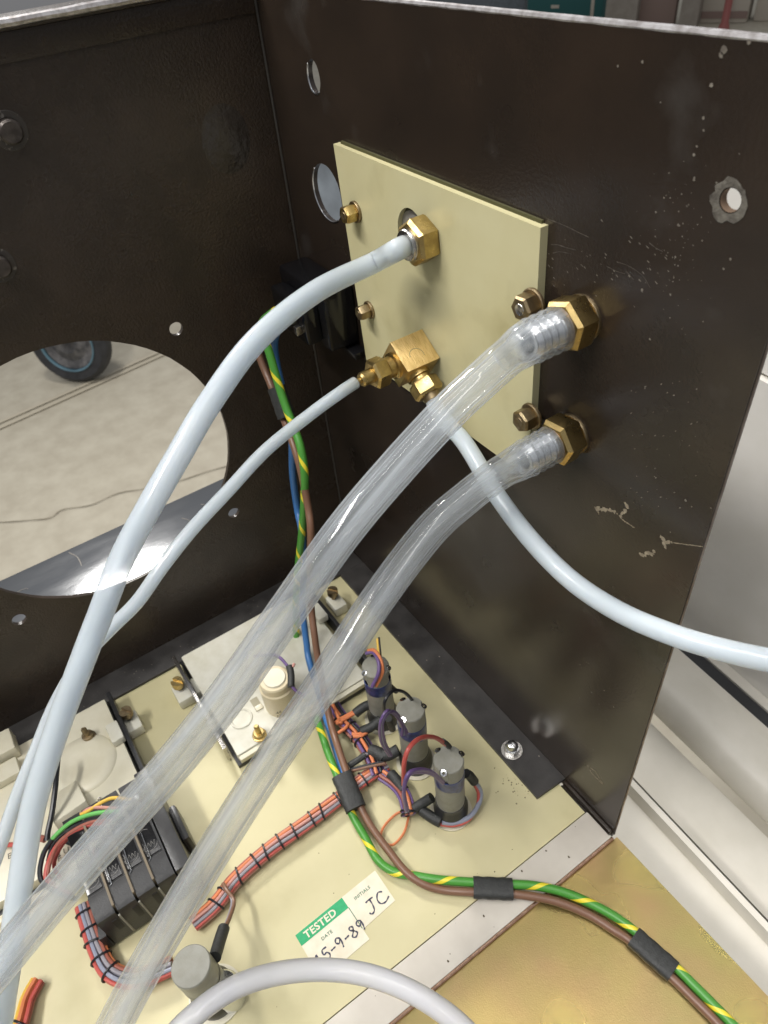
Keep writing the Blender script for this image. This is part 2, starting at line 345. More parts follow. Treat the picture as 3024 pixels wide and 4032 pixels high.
# bright steel sheet under the cabinet, sticking out behind its rear panel
A_ = Z(0, 2297, -20); B_ = Z(785, 1917, -20); ex = (A_.x + B_.x) / 2
b = MB().b2((ex, -420, -23), (-4, 40, -20), .6)
tag(b.build('steel_sheet', steel), 'bright scratched steel sheet showing through the bottom of the round opening', 'metal sheet')
for p, q, c in (((270, 2175), (322, 2228), .8), ((790, 1985), (815, 2010), .5), ((715, 2040), (760, 2075), .6), ((70, 2330), (110, 2320), .5), ((640, 2180), (700, 2150), .5), ((380, 2240), (395, 2262), .4), ((560, 2290), (600, 2275), .4)):
    b = MB(); m_ = Vector(((p[0] + q[0]) / 2 + 9, (p[1] + q[1]) / 2 - 7)); ribbon(b, [Z(*p, -20), Z(m_.x, m_.y, -20), Z(*q, -20)], c * .7, ZZ, .15)
    b.build('scratch', speck_m, bpy.data.objects['steel_sheet'])

# white trunking and ledges behind the side panel, running nearly along it
e = Vector((-1, -.003, .097)).normalized(); uu = (ZZ - e * ZZ.dot(e)).normalized(); nn = Vector((-e.y, e.x, 0)) * -1
nn = (nn - e * nn.dot(e)).normalized()
if nn.y < 0: nn = -nn
def nu(p): return p.dot(nn), p.dot(uu)
def hit(py, px=3024, n_=None, u_=None):
    v = ray(px, py)
    tt = (n_ - CAM.dot(nn)) / v.dot(nn) if n_ is not None else (u_ - CAM.dot(uu)) / v.dot(uu)
    return nu(CAM + v * tt)
def extrude(name, prof, m, label=None, cat=None, x0=-120, x1=560, bev=0.):
    mb = MB(); k = len(prof); P = []
    for xe in (x0, x1): P += [nn * a + uu * c - e * xe for a, c in prof]
    ar = sum(prof[i][0] * prof[(i + 1) % k][1] - prof[(i + 1) % k][0] * prof[i][1] for i in range(k))
    fs = [[i, (i + 1) % k, k + (i + 1) % k, k + i] for i in range(k)]
    if ar < 0: fs = [f[::-1] for f in fs]
    mb.add(P, fs + [list(range(k)), list(range(k, 2 * k))[::-1]])
    o = mb.build(name, m, sharp=40)
    bm = bmesh.new(); bm.from_mesh(o.data); bmesh.ops.recalc_face_normals(bm, faces=bm.faces); bm.to_mesh(o.data); bm.free()
    if label: tag(o, label, cat)
    return o
U0 = -34
a0 = hit(3990, u_=U0); a1 = hit(3726, u_=U0)
g1 = hit(3670, n_=a1[0] + .0)
a2 = (g1[0] + 2, g1[1])
extrude('bench_edge_strip', [(a0[0] - 70, U0), a1, (a1[0], g1[1]), (a1[0] + 3.5, g1[1]), (a1[0] + 3.5, U0 - 30), (a0[0] - 70, U0 - 30)], white_bg, 'off white bench edge strip with a low lip beside the gold plate', 'bench strip')
n2 = a1[0] + 26
p0 = hit(3622, n_=n2); p1 = hit(3300, u_=p0[1]); p2 = hit(3150, n_=p1[0]); p3 = hit(3118, u_=p2[1] + 3)
extrude('gap_shade', [(a1[0] + 3.8, p0[1] - 1.5), (n2 - .3, p0[1] - 1.5), (n2 - .3, p0[1] - 14), (a1[0] + 3.8, p0[1] - 14)], rubber, 'added black strip painting shade into the gap below the broad white ledge', 'shade strip')  # added black strip, puts the shade of the open gap into colour
extrude('wide_ledge', [p0, p1, (p1[0], p0[1] - 60), (n2, p0[1] - 60)], white_bg, 'broad plain white ledge above the dark gap', 'ledge')
hgt = p2[1] - p1[1]
bull = [(p1[0] + hgt * .45 - hgt * .45 * math.sin(math.pi * i / 10), p1[1] + .2 + hgt * .5 - hgt * .5 * math.cos(math.pi * i / 10)) for i in range(11)]
extrude('rounded_ledge', bull + [(p1[0] + 30, p2[1]), (p1[0] + 30, p1[1] + .2)], white_bg, 'narrow white ledge with a rounded nose', 'ledge')
p4 = hit(2867, u_=p2[1] - 6)
extrude('shaded_shelf', [(p1[0] + 31, p2[1] - 6), (p4[0], p2[1] - 6), (p4[0], p2[1] - 40), (p1[0] + 31, p2[1] - 40)], white_bg, 'greyish shelf in shade between rounded ledge and dark slot', 'shelf')
n3 = p4[0] + 16
q0 = hit(2800, n_=n3); q1 = hit(2752, u_=q0[1]); q2 = hit(1515, n_=q1[0]); q3 = hit(700, n_=q1[0] + 4)
extrude('slot_shade', [(p4[0] + .3, q0[1] - 1.5), (n3 - .3, q0[1] - 1.5), (n3 - .3, q0[1] - 20), (p4[0] + .3, q0[1] - 20)], rubber, 'added dark strip painting shade into the slot at the foot of the sill', 'shade strip')  # added dark strip standing in for the slot's own shade
extrude('upright_sill', [q0, q1, (q1[0], q0[1] - 50), (n3, q0[1] - 50)], white_bg, 'thin pale sill at the foot of the white upright panel', 'sill')
extrude('white_lower_panel', [(q1[0] + .5, q1[1] - 10), (q1[0] + .5, q2[1]), (q1[0] + 12, q2[1]), (q1[0] + 12, q1[1] - 10)], white_lit, 'white upright panel behind the side panel, half in shade', 'panel')
extrude('white_upper_panel', [(q1[0] + 3, q2[1] + 2.2), (q1[0] + 3, q3[1]), (q1[0] + 14, q3[1]), (q1[0] + 14, q2[1] + 2.2)], white_lit, 'white upper panel above a thin joint at the right edge', 'panel')
# grey bin seen only through the two round holes near the corner
b = MB().b2((-170, 90, -30), (48, 210, 214), 5); t = thing('grey_bin', 'blue grey plastic bin seen through the holes near the corner', 'bin', (-60, 150, -30))
b.build('bin_body', bingrey, t); MB().b2((-176, 84, 215), (54, 216, 224), 3).build('bin_rim', bingrey, t)

# far workshop things beyond the top of the side panel (blurred)
def far_box(name, px0, px1, pyb, h, depth, m, label, cat, lean=0):
    d = Z((px0 + px1) / 2, pyb, FZ); L_ = Z(px0, pyb, FZ); R_ = Z(px1, pyb, FZ); ux = (R_ - L_).normalized(); wd = (R_ - L_).length; vy = Vector((-ux.y, ux.x, 0))
    t = thing(name, label, cat, d)
    MB().box(d + vy * depth / 2 + ZZ * h / 2, (wd, depth, h), (ux, vy, ZZ), min(wd, depth) * .06).build('carton' if 'box' in name else 'body', m, t)
    return t, d, ux, vy, wd
t, d, ux, vy, wd = far_box('teal_bag', 2070, 2365, 78, 620, 300, teal, 'dark teal bag with pale marks beyond the top of the side panel', 'bag')
MB().box(d + ux * (wd * .37) - vy * 3 + ZZ * 120, (36, 6, 240), (ux, vy, ZZ), 1).build('pale_strap', offw, t); MB().box(d - ux * (wd * .12) - vy * 3 + ZZ * 120, (90, 6, 30), (ux, vy, ZZ), 1).build('pale_strap', offw, t)
far_box('pale_box', 1560, 2055, 60, 420, 300, bingrey, 'blue grey carton just above the side panel near the corner', 'box')
far_box('grey_box', 2375, 2500, 110, 480, 300, greyb, 'grey brown carton between the teal bag and a brown board', 'box')
far_box('brown_board', 2505, 2650, 100, 520, 120, pinkb, 'faded reddish brown board beyond the top of the side panel', 'board')
far_box('pale_grey_box', 2668, 2740, 110, 620, 200, greyb, 'narrow pale grey carton left of the white cartons', 'box')
t, d, ux, vy, wd = far_box('white_box', 2750, 2935, 92, 560, 320, offw, 'off white carton with a brown band behind the red post', 'box')
MB().box(d - vy * 4 + ZZ * 70, (wd, 8, 60), (ux, vy, ZZ)).build('band', pinkb, t)
far_box('white_box', 2962, 3160, 85, 560, 320, offw, 'off white carton in the top right corner of the view', 'box')
p = Z(2848, 118, FZ); b = MB().lathe(p, ZZ, [(0, 0), (52, 0), (46, 40), (34, 60), (34, 620), (44, 640), (44, 700), (0, 700)], 20)
tag(b.build('red_post', redp), 'faded red post standing before the white cartons', 'post')

# ================================================================ CABINET
cab = thing('instrument_cabinet', 'open brown black painted steel cabinet corner with a large round opening', 'cabinet')
big = circ(-132.4, 134.4, 73.2, 72, jit=.002)
rear = MB().plate([(-340, -4), (-.2, -4), (-.2, 318.5), (-340, 318.5)], [big, circ(-69.4, 194.7, 3.3, 20, jit=.02), circ(-69.3, 74.6, 3.4, 20, jit=.02), circ(-195.2, 72.5, 3.6, 20, jit=.02)], Vector((-2.2, 0, 0)), Y, ZZ, 2.2)
rear.build('rear_panel', paint, cab, sharp=30)
side = MB().plate([(2.3, -6), (241.4, -6), (241.6, 321.5), (2.3, 317.3)][::-1], [circ(40.6, 291.6, 4.6, 24, 5.9, .015), circ(38.8, 248, 11.7, 36, 11.8, .01), circ(224.4, 291.5, 2.6, 20)], Vector((0, 2.2, 0)), X, ZZ, 2.2)
side.build('side_panel', paint_r, cab, sharp=30)
# corner fold of the two sheets, a fine bright seam
b = MB().b2((-2.2, -.1, -4), (2.2, 2.2, 317)); b.build('corner_post', paint_r, cab)
b = MB().tube([Vector((1.3, -.5, z)) for z in (2, 80, 160, 240, 300, 314)], .55, 8); b.build('seam_weld', mat('seam_sealer', (.05, .045, .04), .3), cab)
# rear panel top: folded lip with worn rim, and the strip below it
MB().b2((0.05, -340, 309.3), (1.1, -1, 318.4), .3).build('top_strip', paint, cab)
MB().b2((-16, -340, 318.6), (4.6, -2, 321.6), 1.0).build('top_lip', paint, cab)
b = MB(); b.tube([Vector((4.4, y, 321.0 + .08 * math.sin(y * .7))) for y in [-2 - i * 6 for i in range(57)]], [1.5 + .08 * math.sin(i * 1.3) for i in range(57)], 8)
b.build('worn_rim', worn, cab)
b = MB(); N_ = 60
b.tube([Vector((3 + i * 4.03, 1.1 - .3, 317.4 + i * 4.03 * .0175)) for i in range(N_)], [.95 + .03 * math.sin(i * 1.7) for i in range(N_)], 8)
b.build('worn_rim', worn, cab)
b = MB(); b.tube([Vector((241.6, 1.1, 321 - i * 6.5)) for i in range(51)], .42, 6); b.build('worn_edge', mat('thin_worn_edge', (.12, .10, .09), .4, .3, c2=(.26, .23, .21), scale=.08, fac=(.4, .7)), cab)
# foot flanges
MB().b2((0.05, -340, -.2), (19.3, -.1, 2.0), .5).build('rear_flange', flange_m, cab)
b = MB().plate([(19.4, -18.2), (208.4, -18.2), (209.2, -.1), (19.4, -.1)], [], Vector((0, 0, -.2)), X, Y, 2.1); b.build('side_flange', flange_m, cab)
b = MB().b2((209.5, -1.9, -4.5), (240.8, -.1, .6), .5); b.b2((209.5, -3.6, -4.5), (239.6, -2.1, -2.2), .4); b.build('side_foot', paint_r, cab)
# bolts and bosses on the rear panel
def boss(y, z, r):
    b = MB().lathe((0.05, y, z), X, [(r * 1.5, 0), (r * 1.45, .15), (r * 1.0, .2)], 26, sx=1., sy=1.06); b.build('chipped_ring', mat('chipped_paint_ring', (.05, .042, .036), .5, c2=(.20, .18, .16), scale=.35, fac=(.58, .66)), cab)
    MB().lathe((0.1, y, z), X, [(r, 0), (r, 2.6), (r * .82, 3.4), (0, 3.5)], 24).build('rivet_head', mat('painted_rivet', (.10, .085, .075), .35, .4, c2=(.05, .04, .035), scale=.3), cab)
boss(-106.4, 289.2, 4.3); boss(-129.6, 245.3, 4.3)
b = MB().lathe((.05, -24.4, 267.5), X, [(11, 0), (9, .25), (6, .8), (3, 1.15), (0, 1.25)], 28, sy=1.25); b.build('dented_spot', mat('wrinkled_paint', (.040, .033, .027), .22, bump=1.0, bscale=.35), cab, sharp=80)
# worn ring round the bright hole
ring = MB(); pts = [(224.2 + (4.6 + random.uniform(-.6, .6)) * math.cos(a), 291.3 + (4.7 + random.uniform(-.7, .7)) * math.sin(a)) for a in [2 * math.pi * i / 26 for i in range(26)]]
ring.plate(pts[::-1] if False else pts, [circ(224.4, 291.5, 2.8, 20)], Vector((0, -.12, 0)), X, ZZ, .06)
ring.build('worn_ring', mat('worn_grey_ring', '#77736A', .6, c2='#4b4640', scale=.4, bump=.5), cab)
MB().lathe((224.4, 2.2, 291.5), -Y, [(2.57, 0), (2.57, 2.2)], 20).build('rusty_bore', mat('rusty_bore', '#7A6552', .7), cab)
for (x, z, rx, rz) in ((40.6, 291.6, 4.6, 5.9), (38.8, 248, 11.7, 11.8)):
    b = MB(); pp = [Vector((x + rx * math.cos(a), -.05, z + rz * math.sin(a))) for a in [math.pi * (.75 + .95 * i / 20) for i in range(21)]]
    b.tube(pp, .32, 6); b.build('bare_hole_edge', chrome, cab)
# paint chips: scraped patches down to the filler
def chip(loops, name='paint_chip', m=chip_m):
    b = MB()
    for l in loops:
        ps = [at(x, y, 1, 0) for x, y in l[1:]]; pts = []
        for p, q in zip(ps, ps[1:]):
            k = max(2, int((q - p).length / (l[0] * .3))); pts += [p.lerp(q, i / k) for i in range(k)]
        for i, p in enumerate(pts):
            kk = random.randint(5, 8); rr = l[0] * .5 * random.uniform(.35, 1.15); a0 = random.random() * 6; c = p + Vector((random.gauss(0, l[0] * .13), -.05 - .004 * (i % 12), random.gauss(0, l[0] * .13)))
            b.add([c + Vector((rr * random.uniform(.5, 1.2) * math.cos(a0 + 6.283 * t / kk), 0, rr * random.uniform(.5, 1.2) * math.sin(a0 + 6.283 * t / kk))) for t in range(kk)], [list(range(kk))])
    b.build(name, m, cab)
cx = lambda pts: [(1900 + x * .6776, 1400 + y * .6776) for x, y in pts]
chip([[1.9] + cx([(668, 895), (700, 890), (745, 900), (780, 915), (805, 940)]), [1.6] + cx([(800, 935), (830, 905), (842, 880), (832, 852)]), [.7] + cx([(800, 940), (830, 965), (885, 1000)]), [.8] + cx([(660, 880), (680, 880), (672, 920)])])
chip([[1.7] + cx([(912, 1150), (930, 1160), (960, 1145), (985, 1150), (1010, 1135)]), [1.1] + cx([(985, 1165), (990, 1145), (1000, 1130)])])
chip([[1.7] + cx([(1045, 1060), (1055, 1090), (1080, 1085), (1110, 1085)]), [1.2] + cx([(1060, 1090), (1065, 1120)]), [.4] + cx([(1110, 1087), (1180, 1097), (1280, 1110)])])
chip([[.9] + [(1900 + x * .6926, 2500 + y * .6926) for x, y in ((600, 745), (625, 790), (650, 815), (685, 850))], [.8] + [(1900 + x * .6926, 2500 + y * .6926) for x, y in ((612, 755), (645, 775), (665, 815), (688, 850))]])
# pale flecks along the rub line and scattered scratches (nobody could count them)
b = MB()
def fleck(px, py, r, el=1., an=0.):
    c = at(px, py, 1, 0); k = random.randint(5, 7)
    ps = []
    for i in range(k):
        a = 2 * math.pi * i / k; q = Vector((math.cos(a) * r * random.uniform(.6, 1.2) * el, 0, math.sin(a) * r * random.uniform(.6, 1.2)))
        ps.append(c + Vector((q.x * math.cos(an) - q.z * math.sin(an), -.1, q.x * math.sin(an) + q.z * math.cos(an))))
    b.add(ps, [list(range(k))])
for x, y, r in ((2850, 195, 1.7), (2840, 215, 1.2), (2803, 336, 1.0), (2770, 465, .75), (2772, 513, .6), (2745, 575, .6), (2733, 609, .8), (2735, 700, .6), (2733, 708, .7), (2705, 810, .4), (2672, 886, .6), (2690, 880, .4), (2660, 1012, .6), (2671, 1046, .5), (2434, 260, .5), (2531, 243, .7), (2850, 1058, .6), (2877, 1020, .6), (2583, 834, .6), (2480, 1085, .9), (2530, 1140, .8), (2640, 1160, .6), (2560, 1335, .6), (2950, 165, .8), (2640, 2095, .4), (2700, 1970, .9), (2725, 1995, .5), (2800, 2000, .5)):
    fleck(x, y, r * .55)
for i in range(80):
    px = random.gauss(2680, 75); py = random.gauss(960, 190); fleck(px, py, random.choice((.08, .1, .14, .22)))
for i in range(60): fleck(random.uniform(2080, 2640), random.gauss(1050, 60) + 0, random.uniform(.08, .2), 3, -.5)
for i in range(50): fleck(random.uniform(2480, 2750), random.uniform(1480, 2000), random.uniform(.08, .2), 2.5, .9)
for i in range(36): fleck(random.gauss(2340, 40), random.gauss(2770, 240), random.uniform(.1, .25))
b.build('paint_fleck', speck_m, cab, kind='stuff')
def scr(name, L_):
    m_ = mat('pale_scratch', '#5f5850', .6, c2='#332d28', scale=.6)
    for wd_, pts in L_:
        b = MB(); ribbon(b, [at(1900 + x * .6778, y * .6778, 1, 0) for x, y in pts], wd_ * .7, -Y, .11); b.build(name, m_, cab)
scr('scratch', [(.5, [(400, 1420), (440, 1422), (490, 1438), (545, 1452)]), (.35, [(410, 1470), (450, 1462), (520, 1475)]), (.45, [(380, 1270), (490, 1315), (560, 1350), (620, 1378)]), (.4, [(780, 1520), (850, 1545), (930, 1600), (975, 1670)]), (.35, [(970, 1410), (1010, 1440), (1050, 1462)]), (.3, [(720, 1545), (780, 1575), (830, 1590)]), (.5, [(835, 1575), (860, 1600), (880, 1625)])])
# dust on the rear flange
b = MB()
for i in range(90):
    y = random.uniform(-250, -20); c = Vector((random.uniform(3, 18), y, 2.06)); r = random.choice((.1, .14, .2, .35))
    b.add([c + Vector((r * math.cos(a), r * math.sin(a) * random.uniform(.6, 1), 0)) for a in (0, 1.3, 2.6, 3.9, 5.2)], [[0, 1, 2, 3, 4]])
for i in range(26):
    c = Vector((random.uniform(40, 200), random.uniform(-17, -2), 1.96)); r = random.choice((.1, .14, .2, .5))
    b.add([c + Vector((r * math.cos(a), r * math.sin(a) * random.uniform(.6, 1), 0)) for a in (0, 1.3, 2.6, 3.9, 5.2)], [[0, 1, 2, 3, 4]])
b.build('dust', speck_m, cab, kind='stuff')
# zinc bolt on the side flange
c = Z(2015, 2955, 2)
t = thing('flange_bolt', 'bright zinc dome bolt on the black flange beside the cream panel', 'bolt', c)
MB().lathe(c, ZZ, [(5.6, 0), (5.6, .7), (3.4, .75)], 24).build('washer', nickel, t)
MB().lathe(c + ZZ * .7, ZZ, [(4.2, 0), (4.2, 2.4), (3.9, 2.8), (3.2, 2.9)], 6).build('hex_nut', chrome, t)
MB().lathe(c + ZZ * 3.4, ZZ, [(3.1, 0), (3.0, 2.2), (2.3, 3.4), (1.2, 3.9), (0, 4)], 20).build('dome', chrome, t)

# ================================================================ CREAM BRASS-FITTED PLATE ON THE SIDE PANEL
TH = 3.0
pl = thing('cream_plate', 'cream enamelled rectangular plate bolted to the dark side panel', 'plate', (110, -TH, 225))
outer = [(54.8, 271.3), (169.8, 271.0), (171.6, 180), (157.5, 178.4), (61, 178.2)]
hole = circ(104.5, 250.0, 8.6, 28, 9.6)
MB().plate(outer, [hole], Vector((0, 0, 0)), X, ZZ, TH).build('plate_sheet', cream_p, pl)
MB().plate([(57, 272.3), (168, 272.0), (170, 179.5), (63, 179)], [circ(104.5, 250, 7.4, 24)], Vector((0, -.05, 0)), X, ZZ, .9).build('gasket', mat('olive_gasket', '#4C4A2C', .7), pl)
MB().lathe((103.5, -.6, 249.5), -Y, [(8.4, 0), (8.4, .5), (4, .5)], 24).build('grey_disc', mat('grey_disc', '#A7A29A', .4, .3), pl)
NUTS = [((1374, 843), 3.6, 'upper left'), ((1431, 1229), 3.3, 'lower left'), ((2070, 1209), 4.25, 'u'), ((2066, 1652), 4.1, 'l')]
for i, (pp, r, _) in enumerate(NUTS):
    c = at(pp[0], pp[1], 1, -TH - 3.4); c.y = -TH
    mt = brass if i == 0 else brass_o
    nb = MB().lathe(c - Y * 1.1, -Y, nut_prof(r, 4.9, r * .5), 6, rot=[.25, .4, .1, .55][i]).build('hex_nut', mt, pl)
    MB().lathe(c, -Y, [(r * 1.18, 0), (r * 1.18, .8), (r * 1.1, 1.1), (r * .5, 1.1)], 24).build('washer', brass_o, nb, root=pl)
    MB().lathe(c, -Y, [(r * .52, 0), (r * .52, 5.6), (r * .42, 6.2), (r * .30, 6.0), (0, 5.8)], 20).build('stud_end', brass_o if i != 2 else nickel, nb, root=pl)

# ================================================================ BULKHEAD FITTINGS
def barb_prof(r, L_, n, bore):
    pr = [(r * .92, 0)]
    for k in range(n):
        h0 = L_ * (.12 + .86 * k / n); h1 = L_ * (.12 + .86 * (k + 1) / n)
        pr += [(r * .76, h0 + .1), (r * 1.06, h0 + .7), (r * 1.06, h0 + 1.1), (r * .84, h1 - .15)]
    pr += [(r * .84, L_), (bore, L_ + .15), (bore, L_ - 5), (0, L_ - 5.2)]
    return pr
def hose_fitting(c, label, rot, tail_len, R_=7.8, group=None):
    t = thing('bulkhead_fitting', label, 'pipe fitting', c)
    MB().lathe(c, -Y, [(4, 0), (R_ * .92, 0), (R_ * .92, .8), (R_ * .9, 1.1), (4, 1.1)], 32).build('flange_washer', brass_o, t)
    MB().lathe(c - Y * 1.1, -Y, nut_prof(R_ * 1.06, 8.0, 4.6), 6, rot=rot).build('hex_nut', brass, t)
    MB().lathe(c - Y * 8, -Y, [(5.6, 0), (5.6, 1.6), (4.6, 1.9), (4.0, 2.2)], 28).build('collar', brass_o, t)
    MB().lathe(c - Y * 9.5, -Y, barb_prof(4.85, tail_len, 4, 3.1), 28).build('barbed_tail', chrome, t)
    return t
c2 = at(2246, 1272, 1, -5); c2.y = 0; c3 = at(2211, 1730, 1, -5); c3.y = 0
hose_fitting(c2, 'upper brass hex fitting with a barbed tail inside the thicker clear tube', .35, 12)
hose_fitting(c3, 'lower brass hex fitting with a barbed tail, beside the bottom right nut of the plate', .12, 12)
c1 = at(1640, 952, 1, -TH - 5) * 1.0; c1.y = -TH
t = thing('bulkhead_fitting', 'brass hex fitting holding the milky tube in the middle of the cream plate', 'pipe fitting', c1)
MB().lathe(c1, -Y, nut_prof(8.3, 8.0, 4), 6, rot=.62).build('hex_nut', brass, t)
MB().lathe(c1 - Y * 7.9, -Y, [(5.6, 0), (5.6, .8), (5.2, 1.0), (5.5, 1.4), (5.2, 1.9), (4.2, 2.2), (3.0, 2.3)], 28).build('threaded_ring', nickel, t)
MB().lathe(c1 - Y * 9, -Y, [(3.0, 0), (2.9, 5), (2.0, 5.2), (0, 5.2)], 20).build('tail', nickel, t)

# brass elbow block under the plate
A_ = at(1662, 1295, 1, -TH - .2); B_ = at(1733, 1409, 1, -TH - .2); lw = (B_ - A_).length; wv = (B_ - A_).normalized(); nv = Vector((-wv.z, 0, wv.x)); 
if nv.z < 0: nv = -nv
ly = 15.4; th = 13.0
cb = A_ + wv * lw / 2 - Y * ly / 2 - nv * th / 2
t = thing('brass_elbow', 'square brass elbow block with two compression nuts at the foot of the cream plate', 'pipe fitting', cb)
MB().box(cb, (lw, ly, th), (wv, Y, nv), .18).build('block', brass_b, t)
b = MB(); ps = [cb + nv * (th / 2) + (wv * (math.cos(a) * 3.0 + 2.2) + Y * (math.sin(a) * 3.0 - .5)) for a in [1.2 + 3.4 * i / 16 for i in range(17)]]
ribbon(b, ps, .28, nv, .06); b.build('stamped_arc', brass_o, t)
pb = cb - Y * ly / 2
b = MB().lathe(pb, -Y, [(4.6, -1), (5.3, 0), (5.3, 1.0), (4.3, 1.5), (4.3, 4.0), (3.9, 4.4), (3.9, 5.4), (2, 5.4)], 28); b.build('neck', brass, t)
MB().lathe(pb - Y * 4.6, -Y, nut_prof(6.1, 6.2, 3), 6, rot=.2).build('hex_nut', brass, t)
MB().lathe(pb - Y * 10.6, -Y, [(3.0, 0), (2.9, 4.6), (2.3, 5.4), (1.2, 5.6)], 24).build('sleeve', brass, t)
MB().lathe(pb - Y * 15.5, -Y, [(1.25, 0), (1.25, 9), (0, 9)], 16).build('stem', brass, t)
pw = cb + wv * lw / 2 - Y * .6 - nv * .5
MB().lathe(pw, wv, [(5.0, -1), (5.0, 1.6), (4.2, 2.0), (4.2, 4), (2, 4)], 28).build('neck', brass, t)
MB().lathe(pw + wv * 3.4, wv, nut_prof(6.2, 6.4, 2.6), 6, rot=.5).build('hex_nut', brass, t)
MB().lathe(pw + wv * 9.6, wv, [(3.6, 0), (3.4, 2.6), (2.6, 3.2)], 24).build('sleeve', brass_o, t)

# ================================================================ TUBES
def hollow(pts, ro, ri, n=40):
    b = MB(); b.tube(pts, ro, n, cap=False); b.tube(pts, ri, n, cap=False, flip=True)
    for p, q, flip in ((pts[0], pts[1], 1), (pts[-1], pts[-2], 0)):
        pass
    return b
def rlist(pts, r, swell):   # swell: list of (distance from start, radius)
    out = []; L_ = 0
    for i, p in enumerate(pts):
        if i: L_ += (p - pts[i - 1]).length
        rr = r
        for (d0, d1, r_) in swell:
            if d0 <= L_ <= d1: rr = r_
        out.append(rr)
    return out
def barb_swell(pts, r, start, L_, rb):
    out = []; D = 0
    for i, p in enumerate(pts):
        if i: D += (p - pts[i - 1]).length
        if D < L_:
            ph = ((D / L_) * 4) % 1.0; out.append(rb - .12 + .62 * (1 - ph) ** 1.3)
        else: out.append(max(r, rb - (D - L_) * .09))
    for _ in range(1): out = [out[0]] + [(out[i - 1] + 2 * out[i] + out[i + 1]) / 4 for i in range(1, len(out) - 1)] + [out[-1]]
    return out
# clear tubes
def clear_tube(c, path, r, L_, rb, label):
    P = [c - Y * 9.9, c - Y * 13, c - Y * 17, c - Y * (10 + L_)] + path
    head = spline(P[:4], 20); rest = spline(P[2:], 14)[14:]
    pts = head + rest[1:]
    ro = barb_swell(pts, r, 0, L_ + 1, rb); b = MB(); b.tube(pts, ro, 40, cap=False)
    D = 0; ri = []
    for i, p in enumerate(pts):
        if i: D += (p - pts[i - 1]).length
        ri.append(5.25 if D < L_ else 5.25 - min(1, (D - L_) / 6) * (5.25 - r * .68))
    b.tube(pts, ri, 40, cap=False, flip=True)
    o = b.build('clear_tube', clear_m, sharp=60); tag(o, label, 'tube', 'clear hose tubes'); return o
clear_tube(c2, [atd(1985, 1418, 212), atd(1880, 1513, 211.5), atd(1765, 1622, 211), atd(1560, 1845, 210), atd(1350, 2095, 209), atd(1120, 2420, 209), atd(880, 2760, 209), atd(620, 3080, 209), atd(330, 3400, 209), atd(20, 3770, 209), atd(-300, 4180, 209)], 5.75, 12, 6.35, 'thicker clear plastic tube curving from the upper brass fitting to the lower left')
clear_tube(c3, [atd(1960, 1868, 236.5), atd(1840, 1958, 233.5), atd(1690, 2095, 230), atd(1480, 2370, 226), atd(1260, 2710, 223), atd(1040, 3040, 222), atd(830, 3370, 222), atd(640, 3690, 222), atd(470, 4000, 222), atd(330, 4300, 222)], 5.55, 12, 6.1, 'lower clear plastic tube from the lower brass fitting down across the cream panel')
def solid_tube(name, path, r, m, label, bore=None, n=36, group='milky tubes'):
    pts = spline(path, 12); b = MB(); b.tube(pts, r, n, cap=True)
    o = b.build(name, m, sharp=60); tag(o, label, 'tube', group); return o
# the milky hoses
solid_tube('milky_tube', [c1 - Y * 10.2, c1 - Y * 14.5 + X * .8, atd(1470, 1035, 262), atd(1240, 1150, 243), atd(1010, 1340, 226), atd(830, 1580, 217), atd(700, 1800, 213), atd(580, 2010, 211), atd(480, 2200, 211), atd(395, 2420, 212), atd(310, 2640, 215), atd(215, 2900, 219), atd(130, 3180, 222), atd(80, 3480, 222), atd(40, 3760, 222), atd(-20, 4150, 222)], 3.75, milky_m, 'large milky tube arching from the middle of the cream plate down the left side')
e0 = pb - Y * 18.2
solid_tube('milky_tube', [atd(1380, 1530, 0) if False else e0 + Vector((0, 0, 0)), e0 - Y * 7 + Vector((1.2, 0, -.4)), atd(1230, 1625, 272), atd(1050, 1770, 262), atd(900, 1930, 254), atd(760, 2080, 247), atd(640, 2230, 243), atd(540, 2370, 242), atd(430, 2480, 243), atd(320, 2600, 245), atd(215, 2780, 248), atd(140, 2960, 250), atd(70, 3130, 250), atd(0, 3330, 250), atd(-80, 3550, 250)], 2.4, milky_m, 'thin milky tube from the brass elbow joining the large milky tube on its way down')
s0 = pw + wv * 11
solid_tube('milky_tube', [s0, s0 + wv * 8 - Y * 1, atd(1830, 1745, 268), atd(1950, 1940, 258), atd(2090, 2125, 246), atd(2250, 2285, 234), atd(2440, 2410, 221), atd(2650, 2500, 208), atd(2850, 2560, 199), atd(3060, 2605, 190), atd(3300, 2640, 182)], 3.25, milky_m, 'milky tube leaving the elbow behind the clear tubes and sweeping off to the right')
solid_tube('white_tube', [atd(560, 4300, 226), atd(660, 4110, 230), atd(780, 3985, 234), atd(930, 3885, 240), atd(1100, 3832, 246), atd(1280, 3818, 250), atd(1450, 3840, 250), atd(1620, 3905, 247), atd(1780, 4010, 243), atd(1900, 4130, 240), atd(2000, 4260, 238)], 3.65, ptfe_m, 'white opaque tube arching through the bottom of the view below the sticker')
